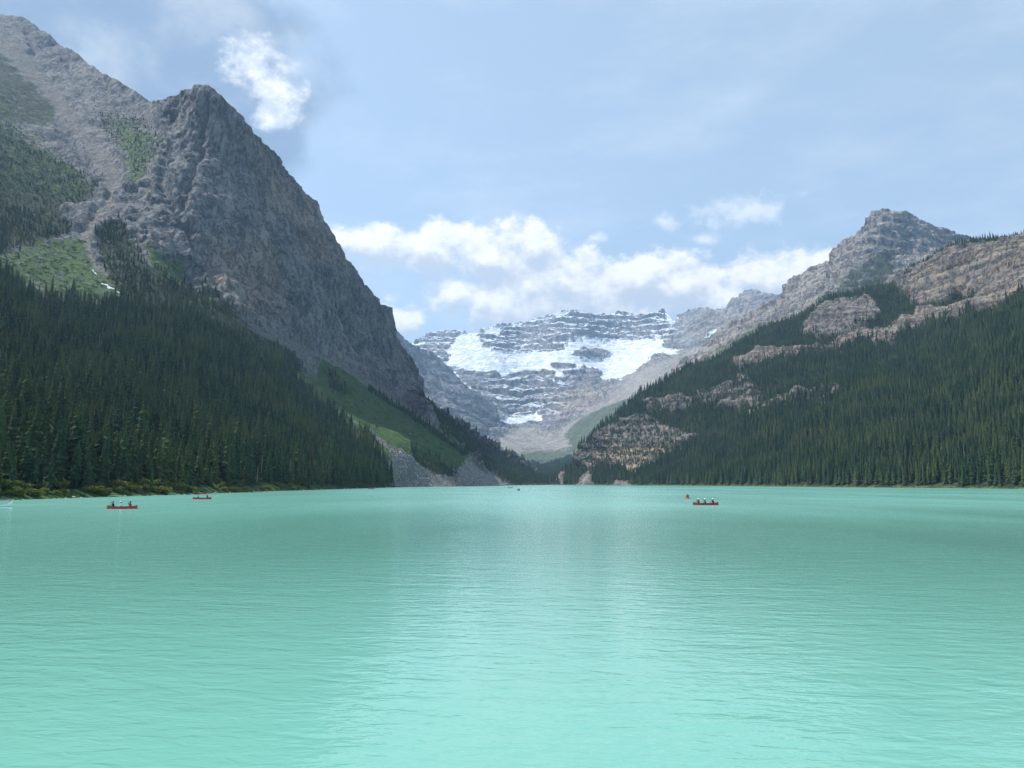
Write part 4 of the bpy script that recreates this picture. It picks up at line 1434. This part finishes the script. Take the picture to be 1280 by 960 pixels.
def cap_mesh(kind):
    if kind in _cache:
        return _cache[kind]
    V, Fc = [], []
    prof = {'hair': [(0.118, -0.07), (0.125, 0.0), (0.118, 0.05), (0.08, 0.105), (0.0, 0.122)],
            'hat': [(0.20, 0.03), (0.195, 0.045), (0.125, 0.055), (0.118, 0.11), (0.08, 0.14), (0.0, 0.15)]}[kind]
    K = 14
    for (r, z_) in prof:
        for k in range(K):
            a = 6.283 * k / K
            V.append((0.09 + r * math.cos(a) * (1.0 if kind == 'hat' else 0.98) - (0.02 if kind == 'hair' else 0), r * math.sin(a) * 0.95, 0.80 + z_ + (0.04 * (math.cos(a) > 0.3) * (z_ < 0.03) if kind == 'hair' else 0)))
    for i in range(len(prof) - 1):
        for k in range(K):
            k2 = (k + 1) % K
            Fc.append((i * K + k, i * K + k2, (i + 1) * K + k2, (i + 1) * K + k))
    _cache[kind] = mesh_np(kind, V, Fc, [M_HAIR if kind == 'hair' else M_CLOTH], smooth=True)
    return _cache[kind]


def vest_mesh():
    if 'vest' in _cache:
        return _cache['vest']
    V, Fc = [], []
    K = 14
    for (z_, rx, ry, cx_) in [(0.16, 0.165, 0.205, 0.02), (0.30, 0.175, 0.215, 0.035), (0.45, 0.18, 0.215, 0.065), (0.54, 0.14, 0.17, 0.075), (0.58, 0.09, 0.11, 0.08)]:
        for k in range(K):
            a = 6.283 * k / K
            V.append((cx_ + rx * math.cos(a), ry * math.sin(a), z_))
    for i in range(4):
        for k in range(K):
            k2 = (k + 1) % K
            Fc.append((i * K + k, i * K + k2, (i + 1) * K + k2, (i + 1) * K + k))
    _cache['vest'] = mesh_np('life_vest', V, Fc, [M_VEST], smooth=True)
    return _cache['vest']


def paddle_mesh():
    if 'pad' in _cache:
        return _cache['pad']
    V, Fc = tube([(0, 0, 0), (0, 0, -1.05)], [0.016, 0.018], 6)
    b = len(V)
    outl = [(0.02, -0.98), (0.085, -1.12), (0.10, -1.35), (0.085, -1.5), (0.0, -1.55), (-0.085, -1.5), (-0.10, -1.35), (-0.085, -1.12), (-0.02, -0.98)]
    for d in (-0.008, 0.008):
        V += [(x, d, z_) for x, z_ in outl]
    n = len(outl)
    Fc += [tuple(range(b, b + n)), tuple(range(b + 2 * n - 1, b + n - 1, -1))]
    for k in range(n):
        k2 = (k + 1) % n
        Fc.append((b + k, b + n + k, b + n + k2, b + k2))
    b = len(V)
    v2, f2 = tube([(-0.06, 0, 0.0), (0.06, 0, 0.0)], 0.018, 6)
    V += v2
    Fc += [tuple(i + b for i in f) for f in f2]
    _cache['pad'] = mesh_np('paddle', V, Fc, [M_BLACK])
    return _cache['pad']


PS = 1.18


def seat_person(cn, sx, pose, top, head, vest, label, flip=False, plabel=None, legs=M_DARK):
    """put a person on the seat at SX of canoe CN"""
    base = Matrix.Translation(cn.location) @ Matrix.Rotation(cn.rotation_euler.z, 4, 'Z')
    M = base @ Matrix.Translation((sx, 0, 0.25)) @ Matrix.Rotation(math.pi if flip else 0, 4, 'Z') @ Matrix.Scale(PS, 4)
    t = bpy.data.objects.new('person', None)
    COL.objects.link(t)
    t.matrix_world = M
    tag(t, label, 'person', 'people in the canoes')
    b = part('body', person_mesh(pose), t)
    b.material_slots[1].link = 'OBJECT'
    b.material_slots[1].material = top
    b.material_slots[2].link = 'OBJECT'
    b.material_slots[2].material = legs
    part('hair', cap_mesh('hair'), t)
    if head == 'hat':
        part('hat', cap_mesh('hat'), t)
    if vest is not None:
        v = part('life_vest', vest_mesh(), t)
        v.material_slots[0].link = 'OBJECT'
        v.material_slots[0].material = vest
    if pose != 'rest':
        s_ = 1 if pose == 'paddle_a' else -1
        hi_, lo_ = Vector((0.40, 0.12 * s_, 0.76)), Vector((0.42, 0.42 * s_, 0.25))
        d = (hi_ - lo_).normalized()
        q = Vector((0, 0, 1)).rotation_difference(d)
        p = bpy.data.objects.new('paddle', paddle_mesh())
        COL.objects.link(p)
        p.matrix_world = M @ Matrix.Translation(hi_ + d * 0.03) @ q.to_matrix().to_4x4()
        tag(p, plabel or 'black paddle held by a canoeist', 'paddle', 'paddles in use')
    return t


# canoe with three paddlers off the near shore, bow towards -X
c1 = canoe('red canoe with three paddlers off the willow bank, black-clad paddler at its bow', on_water(152.5, 636), math.pi + 0.10, (1.55, 0.1, -1.5))
seat_person(c1, 1.45, 'paddle_a', M_BLACK, 'hair', None, 'person in black reaching out with a paddle at the canoe bow', plabel='black paddle in the hands of the person dressed in black')
seat_person(c1, 0.15, 'rest', M_CLOTH, 'hat', None, 'person in a white top and white hat sitting mid-canoe without a paddle')
seat_person(c1, -1.45, 'paddle_b', M_DARK, 'hair', M_VEST, 'dark-haired person in a bright red life vest at the canoe stern', plabel='paddle of the person in the bright red life vest')
# canoe with three people in the open lake
c2 = canoe('red canoe with three people in white hats out in the open lake', on_water(882, 631.3), math.pi - 0.10, (1.5, -0.05, -1.55))
seat_person(c2, 1.35, 'paddle_b', M_MAROON, 'hat', M_MAROON, 'person in maroon and a white hat at the bow of the open-lake canoe', plabel='paddle at the bow of the canoe with three white hats')
seat_person(c2, 0.0, 'paddle_a', M_BLACK, 'hat', None, 'person in black with a white hat amidships in the open-lake canoe', plabel='paddle of the white-hatted person in black')
seat_person(c2, -1.6, 'paddle_b', M_MAROON, 'hat', M_MAROON, 'person in a maroon vest and white hat at the open-lake canoe stern', plabel='paddle at the stern of the canoe with three white hats')
# canoe seen end on beyond it
c3 = canoe('red canoe seen end-on just beyond the canoe of white hats', on_water(859.5, 623.3), -math.pi / 2 - 0.18, (1.4, -1.4))
seat_person(c3, 1.3, 'paddle_b', M_MAROON, 'hair', M_VEST, 'front paddler in a red vest in the end-on canoe', plabel='paddle dipped by the front paddler of the end-on canoe')
seat_person(c3, -1.3, 'paddle_a', M_BLACK, 'hair', M_MAROON, 'rear paddler in dark clothes in the end-on canoe', plabel='paddle of the rear paddler in the end-on canoe')
# two canoes by the bank
c4 = canoe('red canoe with two people gliding along close to the spruce shore', on_water(252.5, 624), math.pi + 0.04, (1.5, -1.5))
seat_person(c4, 1.1, 'paddle_a', M_CLOTH, 'hair', M_MAROON, 'person in a white top and maroon vest at the bow of the shore-hugging canoe', plabel='paddle at the bow of the shore-hugging canoe')
seat_person(c4, -1.6, 'paddle_b', M_BLACK, 'hair', None, 'person in black at the stern of the shore-hugging canoe', plabel='paddle at the stern of the shore-hugging canoe')
c5 = canoe('empty red canoe drawn up at the bank behind the two-person canoe', on_water(250, 617.6), 0.1, (1.5, -1.5))
# white canoe with a high bow at the frame's edge
pw_ = on_water(-14.5, 633.5)
c6 = canoe('white canoe with a tall upswept bow floating near the bank', pw_, 0.05, (1.9, 0.0, -1.9), L=8.6, B=1.35, upturn=1.15, color='white')
o = bpy.data.objects.new('paddle', paddle_mesh())
COL.objects.link(o)
o.matrix_world = Matrix.Translation(pw_ + Vector((1.2, -0.3, 0.50))) @ Matrix.Rotation(math.radians(82), 4, 'Y')
tag(o, 'spare paddle laid across the white canoe', 'paddle', 'paddles in use')
# far canoes
c7 = canoe('tiny far canoe with two dark figures in mid-lake', on_water(648.5, 613.4), math.pi / 2 + 0.25, (1.4, -1.4))
seat_person(c7, 1.3, 'paddle_a', M_BLACK, 'hair', None, 'dark-clad front figure in the far mid-lake canoe', plabel='front paddle of the far mid-lake canoe')
seat_person(c7, -1.3, 'paddle_b', M_BLACK, 'hair', M_MAROON, 'dark-clad rear figure in the far mid-lake canoe', plabel='rear paddle of the far mid-lake canoe')
c8 = canoe('farthest tiny canoe with a lone figure near the valley end', on_water(638, 610.0), math.pi - 0.5, (1.4, -1.4))
seat_person(c8, -1.3, 'paddle_a', M_MAROON, 'hair', None, 'lone figure in the farthest tiny canoe', plabel='paddle of the lone far figure')
c9 = canoe('tiny red canoe under the last spruces before the rockslide', on_water(464, 611.3), math.pi + 0.15, (1.5, -1.5))
seat_person(c9, 1.3, 'paddle_b', M_BLACK, 'hair', M_VEST, 'front figure in the red canoe before the rockslide', plabel='front paddle of the canoe before the rockslide')
seat_person(c9, -1.4, 'paddle_a', M_MAROON, 'hair', None, 'rear figure in the red canoe before the rockslide', plabel='rear paddle of the canoe before the rockslide')

# ------------------------------------------------------------------ haze
mh, N, out = new_mat('valley_haze')
pv_ = N('ShaderNodeVolumePrincipled', None, Density=HAZE)
pv_.inputs['Color'].default_value = (0.42, 0.67, 1.0, 1)
pv_.inputs['Anisotropy'].default_value = 0.25
N.t.links.new(pv_.outputs[0], out.inputs['Volume'])
allz = max(float(v[2][..., 2].max()) for v in TERRAIN.values())
V, Fc = box_geo(0, 4000, (allz + 60 - 6) / 2, 18400, 14400, allz + 60 + 6)
hz = bpy.data.objects.new('haze', mesh_np('haze', V, Fc, [mh]))
COL.objects.link(hz)
tag(hz, 'thin blue summer haze filling the valley', 'haze', kind='stuff')
print('top', allz)
